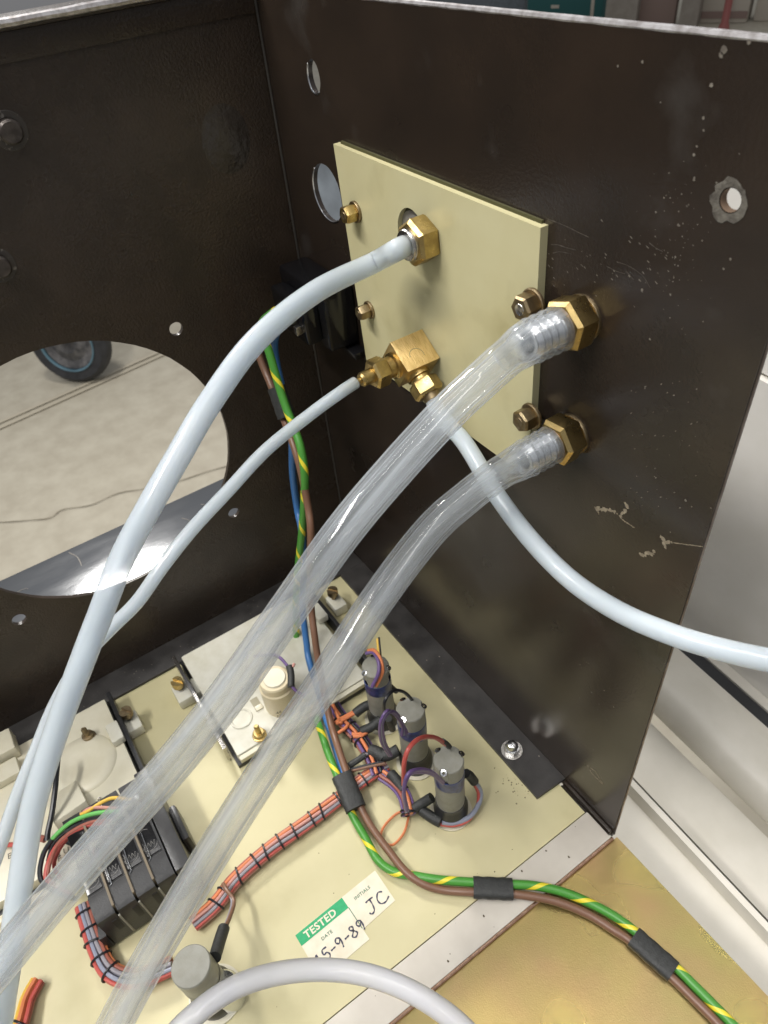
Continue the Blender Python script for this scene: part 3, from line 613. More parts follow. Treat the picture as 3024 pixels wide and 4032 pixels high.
# ================================================================ CREAM BASE PANEL, STRIP, GOLD PLATE
bp_ = thing('component_board', 'cream enamelled base board carrying meters, switches and wiring', 'board', (120, -150, -1))
MB().plate([(10, -420), (226.8, -420), (226.8, -4.0), (10, -4.0)], [], Vector((0, 0, -3.2)), X, Y, 2.8).build('panel_sheet', cream, bp_)
b = MB(); b.b2((227.0, -420, -3.6), (242.6, -2.6, -.6), .8); b.build('edge_strip', strip_m, bp_)
b = MB()
for i in range(70):
    px, py = random.gauss(2040, 40), random.gauss(3085, 50)
    if i > 45: px, py = random.uniform(1050, 2300), random.uniform(3150, 3980)
    c = Z(px, py, -.35); r = random.choice((.12, .18, .25, .4))
    if c.x > 226 and c.x < 243: c.z = -.52
    if c.x > 243 or c.y > -5: continue
    b.add([c + Vector((r * math.cos(a) * random.uniform(.5, 1.3), r * math.sin(a), 0)) for a in (0, 1.3, 2.6, 3.9, 5.2)], [[0, 1, 2, 3, 4]])
for px, py in ((1905, 3607), (1765, 3786), (2170, 3300), (2150, 3350), (2240, 3375), (2055, 3430)):
    c = Z(px, py, -.52); b.add([c + Vector((.7 * math.cos(a) * random.uniform(.5, 1.3), .45 * math.sin(a), 0)) for a in (0, 1, 2, 3, 4, 5)], [[0, 1, 2, 3, 4, 5]])
b.build('grime_specks', grime, bp_, kind='stuff')
gp = thing('gold_plate', 'gold zinc passivated steel plate in front of the cream panel', 'plate', (300, -150, -4))
gb = MB(); gb.plate([(243.6, -420), (520, -420), (520, 3.2), (243.6, .6)], [], Vector((0, 0, -6.2)), X, Y, 3.4); gb.build('plate_sheet', gold, gp)
b = MB().tube([Vector((243.1, y, -1.7)) for y in (-420, -300, -150, -2)], .95, 10); b.build('bent_edge', copper, gp)

# ================================================================ METERS
M2 = thing('panel_meter', 'white backed panel meter with a beige round housing marked 44', 'meter', (60, -90, 0), 'panel meters')
M1 = thing('panel_meter', 'white backed panel meter at the left edge behind the milky tubes', 'meter', (60, -220, 0), 'panel meters')
def meter_base(t, y0, y1):
    MB().b2((20.2, y0 - 1.6, -.35), (103.0, y1 + 1.6, 2.6), .4).build('bezel_shade_rim', black, t)  # black base edge, also paints the shadow line round the back cover
    MB().b2((22.2, y0, 2.7), (101.6, y1, 9.6), 1.3).build('back_cover', whitep if t is M1 else whitec, t)
meter_base(M2, -131.5, -49.5); meter_base(M1, -268, -178.6)
def slot_screw(parent, c, z1, m, r=3.4):
    o = MB().lathe(c, ZZ, [(1.55, 0), (1.55, z1 - 3.6)], 14).build('screw', m, parent)
    b = MB()
    for s_ in (-1, 1):
        pts = [(r * math.cos(a), r * math.sin(a)) for a in [rad(14 + 152 * i / 14) for i in range(15)]]
        U_ = Vector((.8, .6, 0)); V_ = Vector((-.6, .8, 0)) * s_
        pp = [c + U_ * p[0] + V_ * p[1] for p in pts]
        k = len(pp); fs = [list(range(k)), list(range(k, 2 * k)), ] + [[i, (i + 1) % k, k + (i + 1) % k, k + i] for i in range(k)]
        b.add([p + ZZ * (z1 - 3.6) for p in pp] + [p * 1.0 + ZZ * z1 for p in pp], fs)
    b.lathe(c, ZZ, [(r * .98, z1 - 4.2), (r, z1 - 3.6), (r, z1 - 1.6), (0, z1 - 1.6)], 24)
    ob = b.build('screw_head', m, o, root=parent)
    bm = bmesh.new(); bm.from_mesh(ob.data); bmesh.ops.recalc_face_normals(bm, faces=bm.faces); bm.to_mesh(ob.data); bm.free()
def stud(parent, c, h, m):
    o = MB().lathe(c, ZZ, [(1.5, 0), (1.5, h - .8), (1.0, h), (0, h)], 14).build('stud', m, parent)
    MB().lathe(c, ZZ, [(3.9, 0), (3.9, 1.2), (3.4, 1.4), (1.5, 1.4)], 24).build('washer', m, o, root=parent)
    MB().lathe(c + ZZ * 1.4, ZZ, [(3.1, 0), (3.1, 2.0), (2.7, 2.3), (1.5, 2.3)], 24).build('round_nut', m, o, root=parent)
def clamp(parent, y, sgn, cs, zs, m, bm_=black):
    """upright clamp bar along x, plastic wedges either side, slotted brass screw"""
    MB().b2((22.5, y - 1.1, 1.5), (96, y + 1.1, 13.5), .3).build('clamp_bar', bm_, parent)
    b = MB().b2((cs.x + 2, y - 8.2, 9.7), (cs.x + 15, y - 1.3, 15.0), 1.2) if sgn < 0 else MB().b2((cs.x - 2, y + 1.3, .1), (cs.x + 10, y + 9, 8.5), 1.4)
    b.build('wedge', whitec, parent)
    b = MB().b2((cs.x - 4, cs.y - 4.4, .1), (cs.x + 9, cs.y + 4.6, 7.5), 1.2); b.build('wedge', whitec, parent)
    slot_screw(parent, Vector((cs.x, cs.y, 0)), zs, m)
clamp(M1, -175.6, -1, Vector((42.2, -171.2)), 15, brass_o)
clamp(M2, -135.2, 1, Vector((41.5, -140.2)), 15, brass, nickel)
clamp(M2, -44.6, -1, Vector((38.8, -34.0)), 15.5, brass_o)
stud(M1, at(352, 2905, 2, 9.6), 9.5, brass_o); stud(M2, at(1023, 2897, 2, 9.6), 10, brass)
# meter 2: round beige housing with a lid and printed mark, slot and round boss
hc = at(1112, 2765, 2, 9.6)
MB().lathe(hc, ZZ, [(9.6, -.1), (9.4, 17.5), (8.6, 18.2), (8.6, 22.5), (8.0, 23.4), (0, 23.6)], 36).build('round_housing', beigec, M2)
MB().lathe(hc + ZZ * 23.7, ZZ, [(6.2, 0), (5.8, .5), (0, .5)], 30).build('lid', whitep, M2)
for i, (tx, dy) in enumerate((('44', 0), ('D', -3.3))):
    fd = (CAM - hc); fd.z = 0; fd.normalize(); sd = ZZ.cross(fd); U_ = Vector(sd)
    text_mesh(tx, 3.2, hc + fd * 9.75 - U_ * 5.2 + ZZ * (5.5 + dy), U_, ZZ, dprint, M2, name='printed_mark')
sc_ = at(1009, 2770, 2, 9.6)
MB().b2((sc_.x - 4, sc_.y - 2.2, 9.3), (sc_.x + 5, sc_.y + 2.2, 9.75), .1).build('slot', mat('shadowed_slot', '#A09A84', .7), M2)
MB().b2((sc_.x + 2, sc_.y - 2, 9.7), (sc_.x + 5.2, sc_.y + 2, 10.6), .3).build('slot_tab', whitep, M2)
bc = at(950, 2830, 2, 9.6)
MB().lathe(bc, ZZ, [(6.4, 0), (6.2, .7), (5.4, .9), (4.8, .3), (0, .2)], 30).build('round_boss', whitec, M2)
# ribs of the meter's frame at its right end, towards the switches
b = MB()
for k in range(3): b.b2((101.8 + k * 0 , -131, 2.8 + k * 2.2), (102.9 + .8 * k, -50, 4.2 + k * 2.2), .2)
b.build('frame_ribs', whitep, M2)
# meter 1: shallow round movement cover, folded flap, solder tags and lettering
rc = at(330, 3010, 2, 9.6)
MB().lathe(rc, ZZ, [(17.5, 0), (16.4, 1.2), (12, 1.9), (8, 1.2), (3, .7), (0, .6)], 44).build('round_cover', whitep, M1, sharp=60)
fc = at(268, 3170, 2, 11)
MB().box(fc, (20, 17, 7), (Vector((.93, .1, .30)).normalized(), Vector((-.1, .99, 0)), Vector((-.3, 0, .95))), .8).build('flap', whitep, M1)
tc_ = at(330, 3330, 2, 10.2)
MB().b2((tc_.x - 9, tc_.y - 15, 9.7), (tc_.x + 13, tc_.y + 14, 10.6), .3).build('terminal_board', mat('pale_board', '#CFC6B2', .5, c2='#A89C88', scale=.12), M1)
for (px, py) in ((325, 3262), (345, 3255), (300, 3290), (400, 3212), (395, 3150)):
    c = at(px, py, 2, 11); MB().lathe(c, Vector((.2, .1, 1)), [(1.3, 0), (.9, 2.2), (.4, 3.4), (0, 3.5)], 12).build('solder_tag', nickel, M1)
for tx, px, py in (('U', 250, 3365), ('H', 215, 3385), ('F', 228, 3395), ('E', 30, 3385)):
    text_mesh(tx, 4.2, at(px, py, 2, 10.7), Vector((.15, .98, 0)), Vector((-.98, .15, 0)), dprint, M1, name='printed_mark')
wb = at(52, 2985, 2, 8)
MB().b2((wb.x - 12, wb.y - 10, 9.7), (wb.x + 3, wb.y + 5, 19), 1.5).build('corner_block', whitep, M1)
MB().b2((wb.x + 5, wb.y - 16, 9.7), (wb.x + 16, wb.y + 3, 15), 1.2).build('corner_block', whitep, M1)
b = MB(); b.b2((103.6, -268, -.3), (107, -178, 3.2), .4); b.build('front_rib', whitep, M1)
# capacitor lead and heat shrink on the beige housing
def wire(parent, P, r, m, name='wire', n=10, per=8):
    return MB().tube(spline(P, per), r, n).build(name, m, parent)
hv = thing('violet_lead', 'violet wire with a black heat shrink sleeve over the beige housing', 'wire', hc)
wire(hv, [at(1000, 2585, 2, 34), at(1072, 2578, 2, 36), at(1105, 2592, 2, 37), at(1140, 2632, 2, 36)], .85, W['violet'])
wire(hv, [at(1140, 2622, 2, 36), at(1146, 2660, 2, 34.5), at(1146, 2705, 2, 33)], 1.9, sleeve_m, 'sleeve', 14)
wire(hv, [at(1160, 2612, 2, 37), at(1152, 2626, 2, 36)], .8, W['pink'])
wire(hv, [at(1148, 2700, 2, 33), at(1168, 2722, 2, 31), at(1200, 2740, 2, 28)], .85, W['violet'])

# ================================================================ MODULAR BLACK CONNECTOR BLOCK
tb = thing('connector_block', 'black connector block of four stacked modules with wires plugged in', 'connector', (120, -195, 0))
y0, y1, nmod = -216.6, -179.5, 4; mw = (y1 - y0) / nmod; xf, xb = 147.0, 92.0
for k in range(nmod):
    ya, yb = y0 + k * mw + .55, y0 + (k + 1) * mw - .55
    b = MB(); prof = [(xb, 1), (xb, 26), (xf - 13, 26), (xf - 12.4, 27), (xf - 3.2, 27), (xf - .6, 25.6), (xf, 23.4), (xf, 1.6), (xf - 1, .6)]
    b.plate([(p[0], p[1]) for p in prof][::-1], [], Vector((0, ya, 0)), X, ZZ, -(yb - ya) if False else (yb - ya))
    # plate() runs along X x Z = -Y, so shift it into place
    for i in range(len(b.v)): b.v[i] = b.v[i] + Y * (yb - ya)
    o = b.build('module', black, tb)
    mm = (ya + yb) / 2
    bb = MB().b2((xf - 1.5, mm + .8, 11), (xf + .25, mm + 3.4, 21.5), .1); bb.build('latch_slot', mat('slot_black', (.008, .008, .008), .6), o, root=tb)
    bb = MB().box(Vector((xf - 30, mm - .4, 26.25)), (32, mw * .74, .6), None, .15); bb.build('top_pad', gloss_black, o, root=tb)
    # moulded oval and script squiggle on the pad
    lb = MB(); cc = Vector((xf - 19.5, mm - .6, 26.6))
    ribbon(lb, [cc + Vector((3.6 * math.cos(a), 3.6 * math.sin(a), 0)) for a in [-1.9 + 3.2 * i / 12 for i in range(13)]], .22, ZZ, .1)
    ribbon(lb, [cc + Vector((1.6 * math.sin(i * 1.9) * .8 + .5, -3.2 + i * .46, 0)) for i in range(14)], .2, ZZ, .1)
    for q in range(4): ribbon(lb, [cc + Vector((-7 - q * 2.6, -2.4, 0)), cc + Vector((-8 - q * 2.6, -.5, 0)), cc + Vector((-7 - q * 2.6, 1.6, 0))], .2, ZZ, .1)
    lb.build('moulded_logo', stamp, o, root=tb)
    if k:
        sb = MB(); yy = y0 + k * mw
        sb.b2((xf - 46, yy - .55, 20), (xf - 2.6, yy + .55, 28.2), .2); sb.build('divider', mat('tan_divider', '#6E624F', .6), tb)
        sb = MB(); sb.box(Vector((xf + .15, yy + .2, 13.2)), (1.0, .9, 20.5), None, .15); sb.build('edge_pin', mat('grey_pin', '#8C8A80', .5), tb)
        sb = MB().tube([Vector((xf - 26, yy + 2.6, 27.2)), Vector((xf - 20, yy + 2.5, 27.4)), Vector((xf - 12.4, yy + 2.3, 27.5)), Vector((xf - 11.6, yy + 1.2, 27.3))], .28, 8); sb.build('spring_wire', chrome, tb)
MB().b2((xb - 2, y1 + .1, .2), (xf - .2, y1 + 7.2, 27), .9).build('end_plate', black, tb)
MB().b2((xb + 20, y1 + 7.3, 4), (xb + 40, y1 + 11.3, 20), 1.8).build('end_lug', black, tb)
b = MB().plate([(xf - 8, y0 + .2), (xf + .5, y0 + .2), (xf + .2, y0 - 3), (xf - 4, y0 - 2.4), (xf - 8, y0 - 1)], [], Vector((0, 0, 2)), X, Y, 12); b.build('foot', black, tb)

# ================================================================ SWITCHES
def switch(base, h, r, label, rot, band=True, tilt=0):
    base = Vector((base[0], base[1], -.3))
    t = thing('push_switch', label, 'switch', base, 'grey cylindrical switches')
    MB().lathe(base, ZZ, [(r * 1.5, 0), (r * 1.5, .9), (r * 1.1, 1.1)], 30).build('washer', whitep, t)
    MB().lathe(base + ZZ * .9, ZZ, [(r * 1.22, 0), (r * 1.22, 6), (r * 1.05, 8.5), (r * 1.04, 12), (r * .9, 12.2)], 30).build('lock_ring', black, t)
    top = h - .2; zb0, zb1 = h * .64, h * .80
    MB().lathe(base, ZZ, [(r * .98, 11.5), (r, 13), (r, zb0)], 36).build('barrel', grey_o, t)
    if band:
        b = MB(); n = 36; vs = []
        for i in range(n):
            a = 2 * math.pi * i / n; dip = 1.6 * math.sin(a * 2 + rot) + 1.2 * math.sin(a * 5 + 1)
            for rr, zz in ((r * 1.0, zb0 - .3 - max(0, dip)), (r * 1.022, zb0 - max(0, dip) + .2), (r * 1.022, zb1), (r * .98, zb1 + .3)): vs.append(base + Vector((rr * math.cos(a), rr * math.sin(a), zz)))
        b.add(vs, [[i * 4 + k, ((i + 1) % n) * 4 + k, ((i + 1) % n) * 4 + k + 1, i * 4 + k + 1] for i in range(n) for k in range(3)]); b.build('blue_band', blue_p, t)
    zc = zb1 if band else zb0 - 1
    b = MB(); n = 48; prof = []
    notch = [rot + .3, rot + 2.2, rot + 4.2]
    rads = []
    for i in range(n):
        a = 2 * math.pi * i / n; rr = r
        for q in notch:
            d_ = abs((a - q + math.pi) % (2 * math.pi) - math.pi)
            if d_ < .26: rr = r * .86
        rads.append(rr if band else r)
    vs = []
    for zz, k in ((zc, 1), (top - .5, 1), (top, .95)): vs += [base + Vector((rads[i] * k * math.cos(2 * math.pi * i / n), rads[i] * k * math.sin(2 * math.pi * i / n), zz)) for i in range(n)]
    b.add(vs, [[j * n + i, j * n + (i + 1) % n, (j + 1) * n + (i + 1) % n, (j + 1) * n + i] for j in range(2) for i in range(n)] + [list(range(2 * n, 3 * n))]); b.build('cap', grey_o, t)
    if band:
        for q in notch:
            c = base + Vector((r * .93 * math.cos(q), r * .93 * math.sin(q), top - 1.2)); dd = Vector((math.cos(q), math.sin(q), 0))
            MB().lathe(c - dd * .2, Vector((dd.x * .5, dd.y * .5, .85)), [(.7, 0), (1.55, .1), (1.55, .9), (.7, 1.0), (.7, 0)], 16).build('terminal_lug', chrome, t)
    return t, base
sw = []
for (bx, by), h, lab, rt in (((124.6, -54.4), 50.5, 'grey blue-banded switch with an orange and violet lead looped over its top', .5), ((156.2, -55.0), 52, 'middle grey blue-banded switch with a violet loop on its side', .9), ((187.4, -56.2), 52, 'grey blue-banded switch nearest the corner bracket end, with red and blue leads', 1.1)):
    sw.append(switch((bx, by), h, 7.0, lab, rt))
sw4, b4 = switch((191.5, -186.6), 42, 7.8, 'plain olive grey cylinder near the bottom edge with one black sleeved lead', .5, band=False)
MB().lathe(b4 + ZZ * 26, Vector((.15, .1, 1)), [(7.95, 0), (8.0, .5), (8.0, 1.6), (7.9, 2)], 36).build('seam_ring', grey_o, sw4)
MB().lathe(b4 + Vector((4.2, 5.2, 0)), ZZ, [(6.6, 0), (6.6, 14), (5.6, 16), (3, 16)], 24).build('chrome_body', chrome, sw4)

# ================================================================ WIRING LOOMS
def loom(name, P, label, R_, r, cols, ties, twist=.004, tie_m=None, swap=0):
    P = [Vector(p) for p in P]; t = thing(name, label, 'wiring loom', P[0]); pts = spline(P, 10); N = len(pts)
    T = [(pts[min(i + 1, N - 1)] - pts[max(i - 1, 0)]).normalized() for i in range(N)]
    n = len(cols)
    for k, ck in enumerate(cols):
        Q = []; D = 0; inner = k >= n - 2
        for i in range(N):
            if i: D += (pts[i] - pts[i - 1]).length
            s_ = ZZ.cross(T[i]).normalized(); u = T[i].cross(s_)
            an = 2 * math.pi * k / (n - 2) + D * twist + .12 * math.sin(D * .09 + k); rr = (R_ - r) * (.25 if inner else 1)
            Q.append(pts[i] + s_ * rr * math.cos(an) * 1.12 + u * rr * math.sin(an) * .85)
        MB().tube(Q, r, 8).build('wire', W[ck], t)
    L_ = [0]
    for i in range(1, N): L_.append(L_[-1] + (pts[i] - pts[i - 1]).length)
    for d_ in ties:
        i = min(range(N), key=lambda q: abs(L_[q] - (d_ + random.uniform(-.012, .012)) * L_[-1])); tl_ = random.uniform(-1.1, 1.1); s_ = ZZ.cross(T[i]).normalized(); u = T[i].cross(s_)
        ring = [pts[i] + T[i] * (tl_ * math.cos(a) + .15 * math.sin(a * 2)) + s_ * (R_ * 1.17 * math.cos(a)) + u * (R_ * .92 * math.sin(a)) for a in [2 * math.pi * q / 20 for q in range(21)]]
        MB().tube(ring, .5, 6, cap=False).build('lacing_tie', W['black'], t)
    return t
LC = ['red', 'grey', 'pink', 'orange', 'rust', 'brown', 'red', 'rust', 'red', 'pink', 'grey', 'red']
zl = 3.6
LP = [Z(1520, 3010, zl), Z(1440, 3062, zl), Z(1330, 3148, zl), Z(1200, 3245, zl), Z(1060, 3345, zl), Z(930, 3460, zl), Z(850, 3560, zl), Z(760, 3640, zl)]
loom('wiring_loom', LP, 'straight orange and grey wire loom laced with black ties across the cream panel', 3.5, .86, LC, [.07, .13, .20, .27, .34, .41, .48, .55, .62, .69, .76, .83, .9])
lm2 = [Z(330, 3560, 8), Z(352, 3640, 6), Z(385, 3740, 5), Z(425, 3815, 5), Z(490, 3850, 5), Z(570, 3845, 5), Z(680, 3800, 5)]
loom('wiring_loom', lm2, 'bent red and orange wire loom curling below the black connector block', 3.9, .93, ['orange', 'rust', 'grey', 'slate', 'red', 'red', 'red', 'pink', 'rust', 'orange', 'rust', 'slate'], [.06, .18, .3, .42, .54, .80])
loom('wiring_loom', [Z(60, 4120, 5), Z(92, 4000, 5), Z(112, 3930, 4), Z(150, 3860, 3)], 'short yellow and red wire loom in the bottom left corner', 3.2, 1.0, ['yellow', 'orange', 'red', 'rust', 'red', 'yellow', 'orange'], [.18, .3])
lp3 = [Z(1300, 2760, 5), Z(1345, 2830, 5), Z(1410, 2900, 5.5), Z(1465, 2985, 6), Z(1490, 3050, 5)]
l3 = loom('wiring_loom', lp3, 'violet and black wire harness running past the feet of the grey switches', 3.7, .95, ['violet', 'black', 'orange', 'violet', 'rust', 'black', 'violet', 'black', 'pink', 'violet'], [.25, .4, .55, .6])
lp4 = [Z(1505, 3050, 5), Z(1560, 3090, 6), Z(1595, 3140, 7), Z(1612, 3210, 5.5)]
l4 = loom('wiring_loom', lp4, 'stubby violet and red wire harness tied off at the foot of the last switch', 3.3, .95, ['violet', 'orange', 'rust', 'violet', 'black', 'violet', 'pink', 'violet'], [.92, .97])
def sleeve_piece(parent, P, r, name='sleeve', m=sleeve_m): return MB().tube(spline(P, 6), r, 14).build(name, m, parent)
sleeve_piece(l3, [Z(1398, 2810, 8), Z(1430, 2785, 10), Z(1462, 2772, 12)], 2.6)
sleeve_piece(l3, [Z(1425, 2880, 8), Z(1462, 2862, 10), Z(1500, 2832, 12)], 2.6)
sleeve_piece(l3, [Z(1475, 2960, 8), Z(1520, 2975, 9), Z(1568, 2952, 11)], 3.0)
sleeve_piece(l3, [Z(1460, 2958, 7), Z(1490, 2968, 8), Z(1515, 2985, 8)], 3.6)
for P, cc in (([(1318, 2846), (1360, 2820), (1398, 2800), (1412, 2796)], 'orange'), ([(1322, 2850), (1366, 2826), (1404, 2806), (1416, 2804)], 'orange'), ([(1385, 2890), (1415, 2890), (1445, 2875)], 'orange'), ([(1390, 2900), (1420, 2898), (1450, 2880)], 'orange'), ([(1330, 2888), (1360, 2866), (1372, 2848)], 'orange'), ([(1322, 2802), (1335, 2830), (1345, 2850)], 'orange')):
    wire(l3, [Z(x, y, 9) for x, y in P], .95, W[cc])
wire(l3, [Z(1375, 3015, 6), Z(1420, 2985, 8), Z(1440, 2970, 9)], 1.7, sleeve_m, 'sleeve')
wire(l3, [Z(1436, 2974, 9), Z(1462, 2960, 8)], .8, W['grey']); wire(l3, [Z(1380, 3030, 6), Z(1440, 3015, 8), Z(1512, 3000, 9)], .8, W['black']); wire(l3, [Z(1385, 3036, 6), Z(1445, 3021, 8), Z(1515, 3006, 9)], .8, W['brown'])
# leads of switch 1
s1, s2, s3 = sw
def onb(base, px, py, x): return at(px, py, 0, x)
wire(s1[0], [at(1450, 2562, 0, 118), at(1475, 2562, 0, 121), at(1500, 2600, 0, 127), at(1505, 2650, 0, 131), at(1480, 2702, 0, 132)], .95, W['orange'])
wire(s1[0], [at(1440, 2572, 0, 118), at(1470, 2570, 0, 121), at(1490, 2605, 0, 127), at(1490, 2650, 0, 131), at(1465, 2705, 0, 132)], .95, W['violet'])
wire(s1[0], [at(1486, 2515, 0, 112), at(1490, 2560, 0, 117), at(1495, 2600, 0, 121)], .75, W['yellow'])
wire(s1[0], [at(1492, 2510, 0, 112), at(1496, 2555, 0, 117), at(1500, 2600, 0, 121)], .6, W['black'])
sleeve_piece(s1[0], [at(1525, 2690, 0, 128), at(1548, 2712, 0, 128), at(1560, 2722, 0, 128)], 1.4, 'lead_sleeve')
# switch 2
wire(s2[0], [at(1512, 2800, 0, 158), at(1516, 2760, 0, 158), at(1545, 2722, 0, 156), at(1590, 2725, 0, 154), at(1632, 2765, 0, 152)], .8, W['black'])
for k in range(4):
    o_ = k * 7
    wire(s2[0], [at(1540 - o_ * .3, 2975, 0, 166), at(1515 - o_ * .6, 2920, 0, 167), at(1505 - o_ * .5 + k, 2850, 0, 168), at(1530 - o_ * .3, 2806 - o_ * .3, 0, 167), at(1560 - o_ * .1, 2808 + o_ * .4, 0, 165), at(1585, 2850 + o_ * .4, 0, 164), at(1603 - o_, 2885 + o_ * .5, 0, 164)], .78, W['violet' if k != 2 else 'slate'])
sleeve_piece(s2[0], [at(1530, 2830, 0, 166), at(1538, 2850, 0, 166), at(1545, 2870, 0, 165)], 1.6, 'lead_sleeve')
# switch 3
wire(s3[0], [at(1590, 3090, 0, 196), at(1592, 3000, 0, 194), at(1615, 2940, 0, 192), at(1660, 2905, 0, 189), at(1715, 2905, 0, 186), at(1765, 2938, 0, 184)], 1.0, W['red'])
sleeve_piece(s3[0], [at(1742, 2918, 0, 184.6), at(1756, 2928, 0, 184.2), at(1768, 2940, 0, 184)], 1.3, 'lead_sleeve')
for k in range(2):
    wire(s3[0], [at(1600 + 4 * k, 3190, 0, 199), at(1590, 3120 - 8 * k, 0, 199), at(1605 + 6 * k, 3050, 0, 198), at(1650, 3030 + 10 * k, 0, 197), at(1700, 3040 + 7 * k, 0, 196), at(1745, 3078 + 6 * k, 0, 195)], .85, W['violet'])
wire(s3[0], [Z(1740, 3238, 4), Z(1790, 3240, 4), Z(1850, 3215, 5), Z(1885, 3165, 6), Z(1893, 3120, 10), Z(1875, 3085, 16), Z(1855, 3065, 20)], 1.2, W['slate'])
wire(s3[0], [Z(1735, 3246, 3), Z(1790, 3250, 3), Z(1845, 3228, 4), Z(1878, 3175, 5), Z(1884, 3125, 10), Z(1868, 3090, 16), Z(1850, 3070, 20)], .9, W['red'])
sleeve_piece(s3[0], [Z(1868, 3078, 17), Z(1850, 3055, 22), Z(1835, 3045, 25)], 2.3)
sleeve_piece(s3[0], [Z(1660, 3190, 5), Z(1695, 3215, 5), Z(1735, 3238, 5)], 2.7)
sleeve_piece(s3[0], [Z(1630, 3185, 6), Z(1668, 3160, 8), Z(1700, 3140, 11)], 2.5)
sleeve_piece(l4, [Z(1540, 3050, 6), Z(1565, 3080, 7), Z(1590, 3115, 7)], 3.0)
lo = thing('orange_lead', 'thin orange wire loop lying on the cream panel below the switches', 'wire', Z(1560, 3250, 1))
wire(lo, [Z(1600, 3190, 2), Z(1560, 3205, 1), Z(1515, 3250, 1), Z(1500, 3290, 1), Z(1520, 3320, 1), Z(1550, 3325, 1), Z(1590, 3280, 1), Z(1610, 3215, 1.5)], .62, W['orange'])
# lead of the plain cylinder
ld = thing('brown_lead', 'brown wire and black sleeve linking the straight loom to the plain cylinder', 'wire', Z(893, 3501, 5))
wire(ld, [Z(878, 3480, 9), Z(893, 3505, 11), Z(921, 3550, 12), Z(903, 3615, 16), Z(880, 3665, 20)], .95, W['brown']); wire(ld, [Z(880, 3495, 9), Z(897, 3510, 11), Z(914, 3552, 12), Z(898, 3615, 16), Z(876, 3668, 20)], .7, W['grey'])
MB().tube(spline([Z(881, 3655, 20), Z(865, 3705, 24), Z(846, 3770, 30)], 8), 2.6, 14).build('sleeve', sleeve_m, ld)
# left wires into the connector block
lw_ = thing('wire_bunch', 'arched red, green, black and yellow wires entering the black connector block', 'wires', Z(150, 3350, 12))
HB = 22
def arc(pts, r, m, n='wire'): wire(lw_, [Z(x, y, z) for x, y, z in pts], r, m, n)
arc([(520, 3150, 26), (450, 3142, 26), (400, 3160, 26), (345, 3195, 26), (290, 3222, 24)], .9, W['yellow'])
arc([(470, 3185, 26), (400, 3180, 26), (350, 3185, 26), (300, 3220, 24), (250, 3262, 22)], .85, W['pink'])
arc([(470, 3196, 28), (410, 3198, 28), (340, 3212, 28), (270, 3245, 27), (205, 3305, 25), (170, 3360, 23)], 1.05, W['lgreen'])
arc([(205, 3305, 25.4), (172, 3360, 23), (157, 3430, 20), (170, 3475, 18), (230, 3515, 16), (300, 3540, 14)], 1.15, W['black'])
arc([(450, 3228, 27), (380, 3228, 27), (300, 3250, 26), (240, 3290, 24), (205, 3330, 23), (188, 3390, 20)], .9, W['black'])
arc([(430, 3240, 27), (360, 3245, 27), (290, 3275, 26), (225, 3330, 24), (190, 3400, 20), (182, 3460, 18), (210, 3500, 16), (280, 3520, 15)], 1.2, W['red'])
arc([(440, 3232, 28), (370, 3236, 28), (300, 3264, 27), (232, 3318, 25), (200, 3390, 21), (190, 3450, 18), (215, 3485, 17)], .9, W['rust'])
arc([(390, 3262, 20), (340, 3256, 20), (310, 3262, 19), (250, 3320, 17), (218, 3380, 15), (215, 3420, 14), (235, 3455, 14)], .95, W['red'])
arc([(330, 3262, 20), (340, 3285, 19), (330, 3310, 18), (305, 3340, 17)], .8, W['black'])
arc([(250, 3312, 13), (285, 3325, 13), (310, 3345, 13)], 1.0, W['black'])
bl = thing('black_lead', 'single glossy black wire dropping from behind the large milky tube', 'wire', Z(215, 3150, 14))
wire(bl, [Z(228, 2990, 24), Z(222, 3060, 24), Z(216, 3120, 23), Z(205, 3200, 20), Z(190, 3270, 17), Z(185, 3310, 15)], 1.35, W['black'])
wire(bl, [Z(160, 3300, 15), Z(178, 3305, 15)], 1.7, W['rust'], 'ferrule')
rl = thing('red_lead', 'short red wire crossing between the two milky tubes', 'wire', Z(30, 3325, 14))
wire(rl, [Z(-20, 3330, 13), Z(20, 3327, 13), Z(60, 3326, 13), Z(100, 3328, 13)], 1.2, W['red'])

# ================================================================ INLET AND THREE CORE MAINS WIRES
ic = at(1290, 1270, 1, -6)
iec = thing('mains_inlet', 'glossy black mains inlet in the dark corner behind the milky tube', 'inlet', ic)
lo_, hi_ = at(1120, 1330, 1, -1), at(1440, 1150, 1, -1)
b = MB().b2((9, -16, 183), (52, -.2, 212), 2.0); b.build('inlet_body', gloss_black, iec)
b = MB().b2((14, -24, 187), (46, -16.1, 206), 1.5); b.build('rear_shroud', gloss_black, iec)
b = MB().b2((3, -7, 178), (58, -.3, 181.5), .8); b.build('fixing_ear', gloss_black, iec)
sc2 = at(1248, 1312, 1, -9); MB().box(sc2, (3.4, 2.4, 3.8), None, .4).build('metal_tab', chrome, iec)
for dx in (0, 11, 22):
    MB().b2((17 + dx, -27, 192), (20 + dx, -24.1, 196), .3).build('terminal_tab', nickel, iec)
mw_ = thing('mains_wires', 'brown, blue and green yellow mains wires held by black sleeves from inlet to gold plate', 'wires', Z(1390, 3190, 8))
def P(px, py, y): return at(px, py, 1, y)
